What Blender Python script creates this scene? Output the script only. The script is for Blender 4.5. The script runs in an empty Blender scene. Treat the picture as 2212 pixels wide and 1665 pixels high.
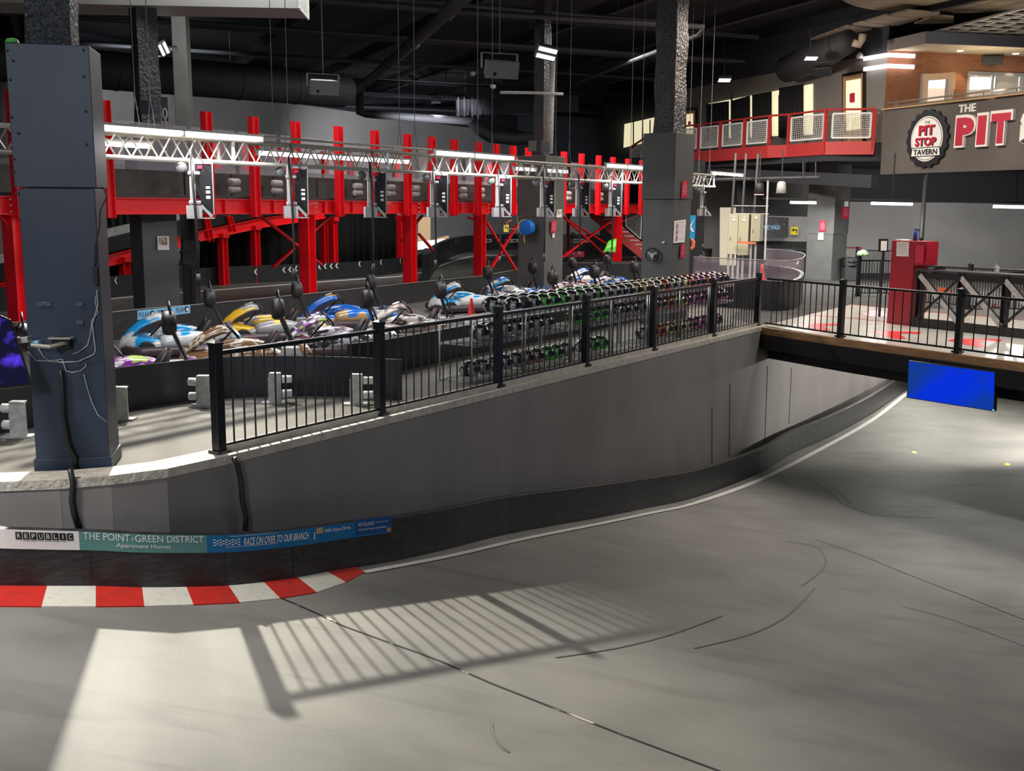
import bpy, math, random
from mathutils import Vector, Matrix
V = Vector
random.seed(7)
# ---------------------------------------------------------------- camera, world, exposure
F, CX, CY, EYE = 2300.0, 1106.0, 832.5, 2.43
PITCH, ROLL = math.atan(384 / F), .0072
CAMR = Matrix.Rotation(math.pi / 2 - PITCH, 3, 'X') @ Matrix.Rotation(ROLL, 3, 'Z')
cam = bpy.data.cameras.new('camera'); camo = bpy.data.objects.new('camera', cam)
bpy.context.scene.collection.objects.link(camo)
cam.sensor_width = 36; cam.lens = F / 2212 * 36; cam.clip_end = 300; cam.clip_start = .05
camo.matrix_world = Matrix.Translation((0, 0, EYE)) @ CAMR.to_4x4()
S = bpy.context.scene; S.camera = camo
S.view_settings.view_transform = 'Standard'; S.view_settings.look = 'None'
S.view_settings.gamma = 1; S.view_settings.use_curve_mapping = False
S.view_settings.exposure = 0.3
W = bpy.data.worlds.new('world'); S.world = W; W.use_nodes = True
W.node_tree.nodes['Background'].inputs[0].default_value = (.8, .86, 1, 1)
W.node_tree.nodes['Background'].inputs[1].default_value = .08
C = S.collection

def lamp(kind, loc, power, target=None, col=(1, 1, 1), size=.3, sizey=None, angle=60, blend=.3):
    l = bpy.data.lights.new('lamp_light', kind); l.energy = power; l.color = col
    if kind == 'AREA':
        l.shape = 'RECTANGLE'; l.size = size; l.size_y = sizey or size
    else:
        l.shadow_soft_size = size
    if kind == 'SPOT':
        l.spot_size = math.radians(angle); l.spot_blend = blend
    o = bpy.data.objects.new('lamp_light', l); C.objects.link(o); o.location = loc
    if target is not None:
        o.rotation_euler = (V(target) - V(loc)).to_track_quat('-Z', 'Y').to_euler()
    return o
KEY = V((-5.45, 16.4, 6.1))
lamp('SPOT', KEY, 8300, (-2.6, 7.8, -1.2), (1, .94, .81), .08, angle=60, blend=.95)
lamp('SPOT', (-7.5, 4.5, 8.2), 5000, (-5.0, 7.6, -1), (1, .97, .9), .8, angle=46, blend=1)
lamp('SPOT', (9, 9, 8.5), 3000, (9.2, 16.2, -2.85), (1, .98, .94), .5, angle=34, blend=1)  # unseen spot added to brighten the floor in front of the bridge
# unseen lights behind the viewer and over the pit lane, others added as fill
lamp('SPOT', (-3.5, -8, 6.5), 2300, (-3.6, 9, 1.4), (.78, .86, 1), 1.2, angle=40, blend=1)
lamp('SPOT', (4, -6, 6), 1000, (-.5, 18, 1.4), (.95, .97, 1), 1.2, angle=34, blend=1)  # added fill from behind the viewer for wall, fence and karts
lamp('SPOT', (16, 32, 3.8), 1500, (18, 43.5, 1), (1, .97, .9), .5, angle=120, blend=1)  # no fixture here, added to lift the right-hand wall
lamp('SPOT', (13.4, 30.5, 5.6), 260, (13.8, 31.5, 8.5), (1, .85, .68), .3, angle=130, blend=1)  # added uplight without a fixture, brightens the ceiling drum
lamp('AREA', (-6, 22, 7.4), 520, (-6, 22, 0), (1, .98, .95), 6, 3)
lamp('SPOT', (-11, 33, 6.8), 7500, (-15, 49, 3), (.95, .97, 1), .4, angle=70, blend=.8)  # unseen spot added to lighten the grey back wall
lamp('SPOT', (-3, 42, 5.2), 7000, (-6, 62, 3.2), (.95, .97, 1), .4, angle=60, blend=.8)  # second added spot on the back wall
lamp('SPOT', (4, 29, 6), 1500, (11.8, 37, 4.6), (1, .9, .78), .3, angle=60, blend=.8)
lamp('AREA', (1, 34, 7.4), 900, (1, 34, 0), (1, .98, .95), 6, 6)
lamp('AREA', (8, 27, 7.4), 800, (8.3, 28, 0), (1, .86, .72), 3, 3)
lamp('AREA', (10, 19, 7.4), 520, (9.5, 19, 0), (1, .96, .9), 2, 2)  # added above the white floor to brighten it
# lamps fixed under the bridge deck
lamp('SPOT', (13.5, 21.5, -.5), 1800, (7.5, 27, -2.2), (1, .97, .9), .15, angle=95, blend=.6)
lamp('AREA', (13.5, 25, -.42), 120, (13.5, 25, -3), (1, .97, .92), 3, .4)
lamp('AREA', (11.5, 29.5, -.42), 110, (10, 28, -2.8), (1, .97, .88), 2, .4)

# ---------------------------------------------------------------- pixel <-> place helpers
def ray(x, y): return CAMR @ V(((x - CX) / F, -(y - CY) / F, -1))
O = V((0, 0, EYE))
def P(x, y, z=0.0):
    d = ray(x, y); return O + d * ((z - EYE) / d.z)
def PY(x, y, Y):
    d = ray(x, y); return O + d * (Y / d.y)
def PV(x, y, a, b):
    a = V((a[0], a[1], 0)); b = V((b[0], b[1], 0)); n = V((b.y - a.y, a.x - b.x, 0)); d = ray(x, y)
    return O + d * ((a - O).dot(n) / d.dot(n))
def sm(t): t = max(0, min(1, t)); return t
CRA, CRB = V((-2.1, 9.35)), V((1.28, 6.3))
CRN = V((-(CRB - CRA).y, (CRB - CRA).x)).normalized()
ZN, ZD, SL, RL = -1.05, -2.85, .137, 12.1
def zfl(x, y):
    z = min(-.3, -1.218 - .198 * x - .046 * y); k = .25; e = z - ZD
    return z if e > k else (ZD if e < -k else ZD + (e + k) ** 2 / (4 * k))
def PF(x, y):
    z = ZN; p = P(x, y, z)
    for i in range(60):
        z = z * .5 + .5 * zfl(p.x, p.y); p = P(x, y, z)
    return V((p.x, p.y, zfl(p.x, p.y)))

# ---------------------------------------------------------------- materials
def mat(name, col, rough=.5, metal=0, emit=0, col2=None, scale=5, contrast=.5, bump=0, bscale=40, alpha=1,
        coat=0, stretch=None, trans=0, kind='noise', lo=.4, hi=.6, spec=None):
    m = bpy.data.materials.new(name); m.use_nodes = True; nt = m.node_tree; b = nt.nodes['Principled BSDF']
    c = (*col, 1); b.inputs['Base Color'].default_value = c
    b.inputs['Roughness'].default_value = rough; b.inputs['Metallic'].default_value = metal
    b.inputs['Alpha'].default_value = alpha; b.inputs['Coat Weight'].default_value = coat
    b.inputs['Transmission Weight'].default_value = trans
    if spec is not None: b.inputs['Specular IOR Level'].default_value = spec
    if emit:
        b.inputs['Emission Color'].default_value = c; b.inputs['Emission Strength'].default_value = emit
    if col2 or bump:
        tc = nt.nodes.new('ShaderNodeTexCoord'); mp = nt.nodes.new('ShaderNodeMapping')
        nt.links.new(tc.outputs['Object'], mp.inputs[0])
        if stretch: mp.inputs['Scale'].default_value = stretch
    if col2:
        if kind == 'voronoi':
            n = nt.nodes.new('ShaderNodeTexVoronoi'); n.inputs['Scale'].default_value = scale; out = n.outputs['Distance']
        elif kind == 'wave':
            n = nt.nodes.new('ShaderNodeTexWave'); n.inputs['Scale'].default_value = scale; n.inputs['Distortion'].default_value = 4; out = n.outputs['Fac']
        else:
            n = nt.nodes.new('ShaderNodeTexNoise'); n.inputs['Scale'].default_value = scale; n.inputs['Detail'].default_value = 6; out = n.outputs['Fac']
        nt.links.new(mp.outputs[0], n.inputs['Vector'])
        r = nt.nodes.new('ShaderNodeValToRGB'); r.color_ramp.elements[0].position = lo; r.color_ramp.elements[1].position = hi
        r.color_ramp.elements[0].color = c; r.color_ramp.elements[1].color = (*col2, 1)
        nt.links.new(out, r.inputs[0]); nt.links.new(r.outputs[0], b.inputs['Base Color'])
        if emit: nt.links.new(r.outputs[0], b.inputs['Emission Color'])
    if bump:
        n2 = nt.nodes.new('ShaderNodeTexNoise'); n2.inputs['Scale'].default_value = bscale; n2.inputs['Detail'].default_value = 4
        nt.links.new(mp.outputs[0], n2.inputs['Vector'])
        bp = nt.nodes.new('ShaderNodeBump'); bp.inputs['Strength'].default_value = bump; bp.inputs['Distance'].default_value = .05
        nt.links.new(n2.outputs['Fac'], bp.inputs['Height']); nt.links.new(bp.outputs[0], b.inputs['Normal'])
    return m
def brick(name, c1, c2, scale):
    m = mat(name, c1, .8); nt = m.node_tree; b = nt.nodes['Principled BSDF']
    tc = nt.nodes.new('ShaderNodeTexCoord'); mp = nt.nodes.new('ShaderNodeMapping'); n = nt.nodes.new('ShaderNodeTexBrick')
    mp.inputs['Rotation'].default_value = (math.pi / 2, 0, 0)
    n.inputs['Scale'].default_value = scale; n.inputs['Color1'].default_value = (*c1, 1); n.inputs['Color2'].default_value = (*[v * .8 for v in c1], 1)
    n.inputs['Mortar'].default_value = (*c2, 1); n.inputs['Brick Width'].default_value = .5; n.inputs['Row Height'].default_value = .16; n.inputs['Mortar Size'].default_value = .012
    nt.links.new(tc.outputs['Object'], mp.inputs[0]); nt.links.new(mp.outputs[0], n.inputs['Vector']); nt.links.new(n.outputs['Color'], b.inputs['Base Color'])
    return m
M = dict(
    track=mat('track_asphalt', (.2, .195, .182), .6, spec=.35, col2=(.3, .29, .265), scale=.7, stretch=(1, 1, 1), lo=.3, hi=.75, bump=.05, bscale=60),
    deck=mat('deck_concrete', (.1, .095, .083), .75, spec=.2, col2=(.13, .123, .108), scale=1.2, lo=.35, hi=.65, bump=.05, bscale=20),
    white_floor=mat('gloss_white_floor', (.62, .58, .52), .12, col2=(.7, .66, .6), scale=2),
    wallgrey=mat('wall_grey_paint', (.18, .165, .16), .6, col2=(.225, .21, .2), scale=1.1, stretch=(1, 1, .4), lo=.35, hi=.7, bump=.08, bscale=6),
    ledge=mat('kerb_concrete', (.5, .46, .4), .8, col2=(.36, .33, .29), scale=9, lo=.4, hi=.7, bump=.4, bscale=25),
    barrier=mat('black_plastic_barrier', (.018, .018, .02), .42, col2=(.05, .05, .05), scale=6, stretch=(1, 1, 6), lo=.45, hi=.8),
    black=mat('black_paint', (.012, .012, .014), .35),
    fence=mat('fence_powder_coat', (.008, .011, .014), .32),
    darkmetal=mat('dark_metal', (.03, .03, .035), .5),
    column=mat('column_board_navy', (.035, .05, .075), .45, col2=(.05, .062, .085), scale=2.2, stretch=(1, 1, .5), lo=.35, hi=.7, bump=.05, bscale=8),
    columng=mat('column_board_grey', (.085, .088, .085), .5, col2=(.11, .114, .11), scale=2, lo=.35, hi=.7),
    foam=mat('sprayed_fireproofing', (.05, .052, .055), .2, bump=1.0, bscale=17, spec=.55),
    red=mat('red_steel', (.92, .006, .014), .38, coat=.2),
    red2=mat('faded_red_steel', (.45, .032, .03), .5),
    alu=mat('aluminium_truss', (.4, .38, .33), .45, metal=.5),
    silver=mat('brushed_silver', (.5, .5, .49), .4, metal=.5),
    chrome=mat('chrome_wire', (.5, .5, .5), .38, metal=.8),
    tube=mat('lit_strip_diffuser', (1, .97, 1), .4, emit=3),
    led=mat('lit_led_white', (1, 1, .96), .4, emit=12),
    ledp=mat('lit_led_violet', (.85, .7, 1), .4, emit=8),
    greywall=mat('back_wall_grey', (.34, .335, .34), .7, col2=(.38, .375, .375), scale=.4),
    darkwall=mat('dark_grey_wall', (.11, .1, .095), .7, col2=(.13, .12, .11), scale=.5),
    midwall=mat('mezzanine_wall_grey', (.2, .185, .17), .7),
    ceil=mat('black_ceiling', (.028, .03, .038), .8),
    pipe=mat('black_ceiling_pipe', (.05, .052, .062), .6),
    duct=mat('black_duct', (.03, .03, .035), .7),
    ductl=mat('light_duct', (.3, .3, .29), .6),
    curtain=mat('black_curtain', (.012, .012, .013), .9, bump=.3, bscale=3, stretch=(3, 3, .3)),
    white=mat('white_paint', (.75, .74, .72), .5), whitel=mat('white_line_paint', (.85, .83, .77), .6, col2=(.7, .68, .63), scale=8, lo=.5, hi=.8),
    redp=mat('red_kerb_paint', (.62, .03, .02), .5, col2=(.42, .03, .025), scale=9, lo=.45, hi=.8),
    whitep=mat('white_kerb_paint', (.72, .69, .61), .6, col2=(.6, .57, .5), scale=14, lo=.5, hi=.75),
    plate=mat('grey_painted_bracket', (.5, .5, .48), .5, col2=(.38, .38, .37), scale=12, lo=.45, hi=.6),
    wood=mat('timber_plank', (.5, .28, .12), .6, col2=(.38, .2, .09), scale=3, stretch=(1, 1, 8)),
    plywood=mat('plywood', (.5, .33, .18), .7), orange=mat('orange_paint', (.9, .17, .06), .5),
    cream=mat('cream_cabinet', (.5, .48, .34), .5), creamd=mat('cream_cabinet_shaded_side', (.26, .27, .2), .6),  # cabinet sides: the same cream with shade put into the colour
    brickm=brick('orange_brick', (.3, .12, .055), (.22, .11, .06), 2.2),
    acrylic=mat('clear_acrylic', (.75, .72, .85), .08, alpha=.16), glass=mat('window_glass', (.9, .95, .95), .05, alpha=.15),
    acrylicp=mat('curved_acrylic', (.5, .42, .5), .06, alpha=.16),
    redsign=mat('red_sign', (.55, .02, .06), .4), paper=mat('paper', (.8, .78, .76), .7), photo=mat('photo_print', (.25, .12, .05), .6, col2=(.7, .7, .6), scale=9),
    yellow=mat('yellow_sign', (.9, .75, .02), .5), cyan=mat('cyan_poster', (.01, .32, .6), .5), ltblue=mat('pale_blue_sign', (.25, .55, .8), .5),
    navytxt=mat('navy_ink', (.01, .03, .08), .6), blue=mat('blue_sign', (.0, .07, .25), .45), teal=mat('teal_sign', (.09, .25, .24), .5), blue2=mat('bright_blue_sign', (0, .14, .36), .45),
    tyre=mat('tyre_rubber', (.012, .012, .012), .7), pad=mat('headrest_vinyl', (.018, .014, .016), .55), seat=mat('seat_shell', (.02, .02, .021), .5),
    skirt=mat('kart_bumper_plastic', (.05, .032, .035), .35), buckle=mat('red_buckle', (.85, .08, .04), .4), rubber=mat('black_hose', (.015, .014, .014), .45),
    cone=mat('orange_red_cone', (.9, .03, .03), .4), visor=mat('helmet_visor', (.02, .022, .03), .18),
    pedred=mat('pedestal_red', (.33, .012, .025), .4), tile=mat('ceiling_tile', (.62, .52, .38), .8, col2=(.55, .45, .33), scale=2),
    beige=mat('fabric_duct', (.3, .24, .18), .8, col2=(.4, .33, .25), scale=1.2, stretch=(1, 4, 1)), signred=mat('sign_letter_red', (.45, .006, .03), .35),
    spk=mat('grey_speaker', (.26, .26, .25), .5, col2=(.2, .2, .195), scale=60), bright=mat('glowing_room_wall', (.8, .7, .52), .7, emit=.5), winc=mat('lit_window_pane', (.85, .78, .5), .6, emit=.75),
    ivory=mat('lit_door_glass', (1, .85, .55), .6, emit=.6), doorwood=mat('door_timber', (.45, .28, .14), .5), green=mat('green_plastic', (.15, .7, .05), .4),
    purple=mat('purple_reflection_panel', (.14, .08, .13), .4), bluebottle=mat('blue_bottle', (.02, .05, .25), .3),
    mint=mat('spray_green', (.2, .85, .15), .5), cable=mat('pale_cable', (.45, .45, .45), .5), wire=mat('steel_wire', (.16, .17, .18), .5), crackm=mat('joint_filler', (.02, .02, .02), .8, col2=(.7, .68, .6), scale=5, lo=.55, hi=.6))

# tyre smears: long soft streaks multiplied into the asphalt
m_ = M['track']; nt = m_.node_tree; bs = nt.nodes['Principled BSDF']; src = bs.inputs['Base Color'].links[0].from_socket
tc = nt.nodes.new('ShaderNodeTexCoord'); last = src
for rz, sc, lo_, hi_, dk in ((-.98, (.3, 2.2, 1), .55, .72, .8), (.5, (.5, 1.0, 1), .5, .75, .82)):
    mp = nt.nodes.new('ShaderNodeMapping'); mp.inputs['Rotation'].default_value = (0, 0, rz); mp.inputs['Scale'].default_value = sc; nt.links.new(tc.outputs['Object'], mp.inputs[0])
    nz = nt.nodes.new('ShaderNodeTexNoise'); nz.inputs['Scale'].default_value = 1.6; nz.inputs['Detail'].default_value = 5; nz.inputs['Distortion'].default_value = .6; nt.links.new(mp.outputs[0], nz.inputs['Vector'])
    rp_ = nt.nodes.new('ShaderNodeValToRGB'); rp_.color_ramp.elements[0].position = lo_; rp_.color_ramp.elements[1].position = hi_; rp_.color_ramp.elements[0].color = (1, 1, 1, 1); rp_.color_ramp.elements[1].color = (dk, dk, dk, 1); nt.links.new(nz.outputs['Fac'], rp_.inputs[0])
    mx = nt.nodes.new('ShaderNodeMix'); mx.data_type = 'RGBA'; mx.blend_type = 'MULTIPLY'; mx.inputs[0].default_value = 1; nt.links.new(last, mx.inputs[6]); nt.links.new(rp_.outputs[0], mx.inputs[7]); last = mx.outputs[2]
nt.links.new(last, bs.inputs['Base Color'])
# ---------------------------------------------------------------- mesh building
class MB:
    def __init__(s): s.v = []; s.f = []; s.m = []; s.mi = 0
    def add(s, vs, fs):
        o = len(s.v); s.v += [V(p) for p in vs]; s.f += [[o + i for i in f] for f in fs]; s.m += [s.mi] * len(fs); return s
    def box(s, c, d, rot=None):
        c = V(c); x, y, z = d[0] / 2, d[1] / 2, d[2] / 2
        vs = [V((a * x, b * y, e * z)) for a in (-1, 1) for b in (-1, 1) for e in (-1, 1)]
        if rot is not None: vs = [rot @ v for v in vs]
        return s.add([c + v for v in vs], [(0, 1, 3, 2), (4, 6, 7, 5), (0, 4, 5, 1), (2, 3, 7, 6), (0, 2, 6, 4), (1, 5, 7, 3)])
    def bar(s, a, b, w, h=None, up=(0, 0, 1)):
        a, b = V(a), V(b); h = h or w; d = (b - a).normalized(); u = V(up)
        if abs(d.dot(u.normalized())) > .99: u = V((0, 1, 0)) if abs(d.y) < .9 else V((1, 0, 0))
        x = d.cross(u).normalized(); z = x.cross(d).normalized()
        vs = [p + x * (i * w / 2) + z * (j * h / 2) for p in (a, b) for i in (-1, 1) for j in (-1, 1)]
        return s.add(vs, [(0, 1, 3, 2), (4, 6, 7, 5), (0, 4, 5, 1), (2, 3, 7, 6), (0, 2, 6, 4), (1, 5, 7, 3)])
    def ibeam(s, a, b, w, h, t, up):
        a, b, u = V(a), V(b), V(up).normalized()
        s.bar(a + u * (h / 2 - t / 2), b + u * (h / 2 - t / 2), w, t, up); s.bar(a - u * (h / 2 - t / 2), b - u * (h / 2 - t / 2), w, t, up)
        return s.bar(a, b, t, h - 2 * t, up)
    def prism(s, pts, z0, z1):
        n = len(pts); lo = [V((p[0], p[1], z0 if not callable(z0) else z0(p))) for p in pts]; hi = [V((p[0], p[1], z1)) for p in pts]
        return s.add(lo + hi, [list(range(n))[::-1], list(range(n, 2 * n))] + [(i, (i + 1) % n, n + (i + 1) % n, n + i) for i in range(n)])
    def quad(s, a, b, c, d): return s.add([a, b, c, d], [(0, 1, 2, 3)])
    def panel(s, bl, br, tr, tl, th=.02):
        bl, br, tr, tl = map(V, (bl, br, tr, tl)); n = (br - bl).cross(tl - bl).normalized() * th
        return s.add([bl, br, tr, tl, bl - n, br - n, tr - n, tl - n], [(0, 1, 2, 3), (7, 6, 5, 4), (0, 4, 5, 1), (1, 5, 6, 2), (2, 6, 7, 3), (3, 7, 4, 0)])
    def tube(s, pts, r, seg=6, closed=False, cap=True):
        pts = [V(p) for p in pts]; n = len(pts); rs = r if isinstance(r, (list, tuple)) else [r] * n
        vs = []; pu = None
        for i, p in enumerate(pts):
            d = (pts[(i + 1) % n] - pts[i - 1]) if closed else (pts[min(i + 1, n - 1)] - pts[max(i - 1, 0)])
            d.normalize()
            if pu is None:
                pu = V((0, 0, 1)) if abs(d.z) < .9 else V((1, 0, 0))
            x = d.cross(pu)
            if x.length < 1e-4: x = d.cross(V((.3, .9, .2)))
            x.normalize(); y = x.cross(d).normalized(); pu = y
            for k in range(seg):
                a = 2 * math.pi * k / seg; vs.append(p + (x * math.cos(a) + y * math.sin(a)) * rs[i])
        fs = []
        for i in range(n if closed else n - 1):
            j = (i + 1) % n
            for k in range(seg): fs.append((i * seg + k, i * seg + (k + 1) % seg, j * seg + (k + 1) % seg, j * seg + k))
        if cap and not closed: fs += [list(range(seg))[::-1], [(n - 1) * seg + k for k in range(seg)]]
        return s.add(vs, fs)
    def lathe(s, prof, c=(0, 0, 0), rot=None, seg=16):
        c = V(c); vs = []; n = len(prof)
        for r, z in prof:
            for k in range(seg):
                a = 2 * math.pi * k / seg; v = V((r * math.cos(a), r * math.sin(a), z)); vs.append(c + (rot @ v if rot is not None else v))
        fs = [(i * seg + k, i * seg + (k + 1) % seg, (i + 1) * seg + (k + 1) % seg, (i + 1) * seg + k) for i in range(n - 1) for k in range(seg)]
        fs += [list(range(seg))[::-1], [(n - 1) * seg + k for k in range(seg)]]
        return s.add(vs, fs)
    def loft(s, secs, closed=True, caps=True):
        n = len(secs[0]); vs = [p for q in secs for p in q]; fs = []
        for i in range(len(secs) - 1):
            for k in range(n if closed else n - 1): fs.append((i * n + k, i * n + (k + 1) % n, (i + 1) * n + (k + 1) % n, (i + 1) * n + k))
        if caps: fs += [list(range(n))[::-1], [(len(secs) - 1) * n + k for k in range(n)]]
        return s.add(vs, fs)
    def build(s, name, m, parent=None, smooth=False, bevel=0, world=True):
        me = bpy.data.meshes.new(name); off = V((0, 0, 0))
        if parent is not None and world:
            q = parent
            while q is not None: off += q.location; q = q.parent
        me.from_pydata([v - off for v in s.v], [], s.f)
        for x in (m if isinstance(m, (list, tuple)) else [m]): me.materials.append(M[x] if isinstance(x, str) else x)
        if any(s.m):
            for p, i in zip(me.polygons, s.m): p.material_index = i
        if smooth:
            for p in me.polygons: p.use_smooth = True
        me.update(); o = bpy.data.objects.new(name, me); C.objects.link(o)
        if smooth == 'auto' or bevel:
            pass
        if bevel:
            b = o.modifiers.new('bevel', 'BEVEL'); b.width = bevel; b.segments = 2; b.limit_method = 'ANGLE'
        if parent is not None: o.parent = parent
        return o
def thing(name, label, cat, loc, group=None):
    o = bpy.data.objects.new(name, None); o.empty_display_size = .1; C.objects.link(o); o.location = loc; return tag(o, label, cat, group)
def tag(o, label, cat, group=None, kind=None):
    o['label'] = label; o['category'] = cat
    if group: o['group'] = group
    if kind: o['kind'] = kind
    return o
def struct(mb, name, m, **k):
    o = mb.build(name, m, **k); o['kind'] = 'structure'; return o
def plabel(o, t): o['label'] = t; return o
ORD = ['first', 'second', 'third', 'fourth', 'fifth', 'sixth', 'seventh', 'eighth', 'ninth', 'tenth', 'eleventh', 'twelfth', 'thirteenth', 'fourteenth', 'fifteenth', 'sixteenth', 'seventeenth', 'eighteenth', 'nineteenth', 'twentieth', 'twenty-first', 'twenty-second', 'twenty-third', 'twenty-fourth', 'twenty-fifth', 'twenty-sixth', 'twenty-seventh', 'twenty-eighth', 'twenty-ninth', 'thirtieth', 'thirty-first', 'thirty-second', 'thirty-third', 'thirty-fourth', 'thirty-fifth', 'thirty-sixth']
def textdata(st, shear=0, offset=0, ext=0):
    cu = bpy.data.curves.new('t', 'FONT'); cu.body = st; cu.shear = shear; cu.offset = offset; cu.extrude = ext; cu.resolution_u = 3; cu.space_line = .85
    o = bpy.data.objects.new('t', cu); C.objects.link(o); me = bpy.data.meshes.new_from_object(o)
    vs = [v.co.copy() for v in me.vertices]; fs = [list(p.vertices) for p in me.polygons]
    bpy.data.objects.remove(o); bpy.data.curves.remove(cu); bpy.data.meshes.remove(me)
    x0 = min(v.x for v in vs); x1 = max(v.x for v in vs); y0 = min(v.y for v in vs); y1 = max(v.y for v in vs)
    return [V(((v.x - x0) / (x1 - x0), (v.y - y0) / (y1 - y0), v.z)) for v in vs], fs
def text(name, st, bl, br, tl, m, parent, lift=.006, world=True, **k):
    vs, fs = textdata(st, **k); bl, br, tl = V(bl), V(br), V(tl); n = (br - bl).cross(tl - bl).normalized()
    mb = MB(); mb.add([bl + (br - bl) * v.x + (tl - bl) * v.y + n * (lift + v.z) for v in vs], fs)
    return mb.build(name, m, parent, world=world)
def pathtext(name, st, fn, u0, u1, v0, v1, m, parent, **k):
    vs, fs = textdata(st, **k); mb = MB(); mb.add([fn(u0 + (u1 - u0) * v.x, v0 + (v1 - v0) * v.y, .012) for v in vs], fs)
    return mb.build(name, m, parent)

# ---------------------------------------------------------------- big structure: floors, walls, ceiling
FL0, FL1 = V((-2.87, 10.21)), V((5.15, 22.24)); FD = (FL1 - FL0).normalized(); FN = V((FD.y, -FD.x))   # FN points to the track
RF = [V((5.15, 22.24)), V((6.27, 20.25)), V((7.63, 18.1)), V((9.3, 15.5)), V((12.0, 11.3))]
edge = [V(P(x, y, 0).xy) for x, y in ((-700, 1090), (-350, 1062), (-120, 1052), (0, 1048), (130, 1043), (240, 1034), (360, 1019))] + [FL0 + FN * .14 - FD * .05, FL1 + FN * .14 + FD * .12]
far = FL1 + FD * 12 + FN * .14
# lower track as a height field
mb = MB(); xs = [-14 + i * .3 for i in range(143)]; ys = [-4 + j * .3 for j in range(149)]
mb.add([V((x, y, zfl(x, y))) for y in ys for x in xs], [(j * 143 + i, j * 143 + i + 1, (j + 1) * 143 + i + 1, (j + 1) * 143 + i) for j in range(148) for i in range(142)])
struct(mb, 'floor_lower_track', 'track', smooth=True)
# deck slab
dk = edge[:-1] + [RF[0], RF[1], RF[2], RF[3], RF[4], V((40, 11)), V((40, 95)), V((-45, 95)), V((-45, 8))]
mb = MB(); mb.prism(dk[::1], -.3, 0); struct(mb, 'floor_deck', 'deck')
# retaining wall under the deck edge
mb = MB(); wl = edge[:-1] + [FL1 + FN * .14, far]; n = len(wl)
for a, b in zip(wl[:-1], wl[1:]):
    k = 8
    for i in range(k):
        p, q = a.lerp(b, i / k), a.lerp(b, (i + 1) / k); d = (q - p).normalized(); nn = V((-d.y, d.x)) * .25
        top = -.004 if p.y < FL1.y - .1 else -.32
        mb.prism([p - nn * .05, q - nn * .05, q + nn, p + nn], lambda t: zfl(t[0], t[1]) - .1, top)
struct(mb, 'wall_retaining', 'wallgrey')
# ledge strip along the edge (broken concrete kerb)
ep = [V((p.x, p.y, 0)) for p in edge]; fo = [ep[0]] + [ep[i] for i in range(1, len(ep))]; sec = []
for i, p in enumerate(ep):
    d = (ep[min(i + 1, len(ep) - 1)] - ep[max(i - 1, 0)]).normalized(); nn = V((-d.y, d.x, 0)); sec.append([p - nn * .022 + V((0, 0, -.05)), p - nn * .022 + V((0, 0, .035)), p + nn * .33 + V((0, 0, .035)), p + nn * .33 + V((0, 0, -.05))])
mb = MB(); mb.loft(sec)
struct(mb, 'trim_1', 'ledge')
# bridge edge: plank, steel beam, recessed beam
mbp, mbb, mbr = MB(), MB(), MB()
for a, b in zip(RF[:-1], RF[1:]):
    d = (b - a).normalized(); nn = V((d.y, -d.x))
    nn = nn if nn.y < 0 else -nn
    mbp.prism([a + nn * .03, b + nn * .03, b + nn * .1, a + nn * .1], -.12, .02)
    mbb.prism([a + nn * .0, b + nn * .0, b + nn * .16, a + nn * .16], -.42, -.12)
    mbr.prism([a - nn * .3, b - nn * .3, b - nn * .7, a - nn * .7], -.68, -.3)
struct(mbp, 'trim_2', 'wood'); struct(mbb, 'trim_3', 'black'); struct(mbr, 'trim_4', 'black')
mb = MB(); mb.prism([FL1 + FN * .6, V((14, 14)), V((22, 20)), far + V((8, -2))], -.36, -.31); struct(mb, 'ceiling_underpass', 'ceil')
# far end of the underpass
mb = MB(); mb.prism([V((9.5, 36)), V((30, 36)), V((30, 36.3)), V((9.5, 36.3))], -3, -.3); struct(mb, 'wall_underpass', 'wallgrey')
# back wall (grey below, black above)
G0, G1 = V((-14.2, 49)), V((-1.15, 73.8)); GD = (G1 - G0).normalized()
ga, gb = G0 - GD * 40, G1 + GD * 3; gn = V((-GD.y, GD.x)) * .3
mb = MB(); mb.prism([ga, gb, gb + gn, ga + gn], 0, 7.5); struct(mb, 'wall_back', 'greywall')
mb = MB(); mb.prism([ga, gb, gb + gn, ga + gn], 7.5, 9.6); struct(mb, 'wall_back_upper', 'ceil')
mb = MB(); mb.prism([gb, V((22, 70)), V((22, 70.3)), gb + gn], 0, 2.9); struct(mb, 'wall_far', 'greywall')
mb = MB(); mb.prism([gb, V((22, 70)), V((22, 70.3)), gb + gn], 2.9, 9.6); struct(mb, 'wall_far_upper', 'ceil')
mb = MB(); mb.box((0, 40, 9.2), (90, 110, .2)); struct(mb, 'ceiling', 'ceil')
# right hand wall below the mezzanine
mb = MB(); mb.prism([V((12.6, 41.5)), V((27, 45)), V((27, 45.3)), V((12.6, 41.8))], 0, 2.75); struct(mb, 'wall_right', 'greywall')
mb = MB(); mb.prism([V((12.0, 41.3)), V((27, 45)), V((27, 45.3)), V((12, 41.6))], 2.75, 4.6); struct(mb, 'wall_right_upper', 'ceil')
mb = MB(); mb.prism([V((8, 50)), V((13, 50)), V((13, 50.3)), V((8, 50.3))], 0, 4.3); struct(mb, 'wall_workshop', 'greywall')
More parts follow.
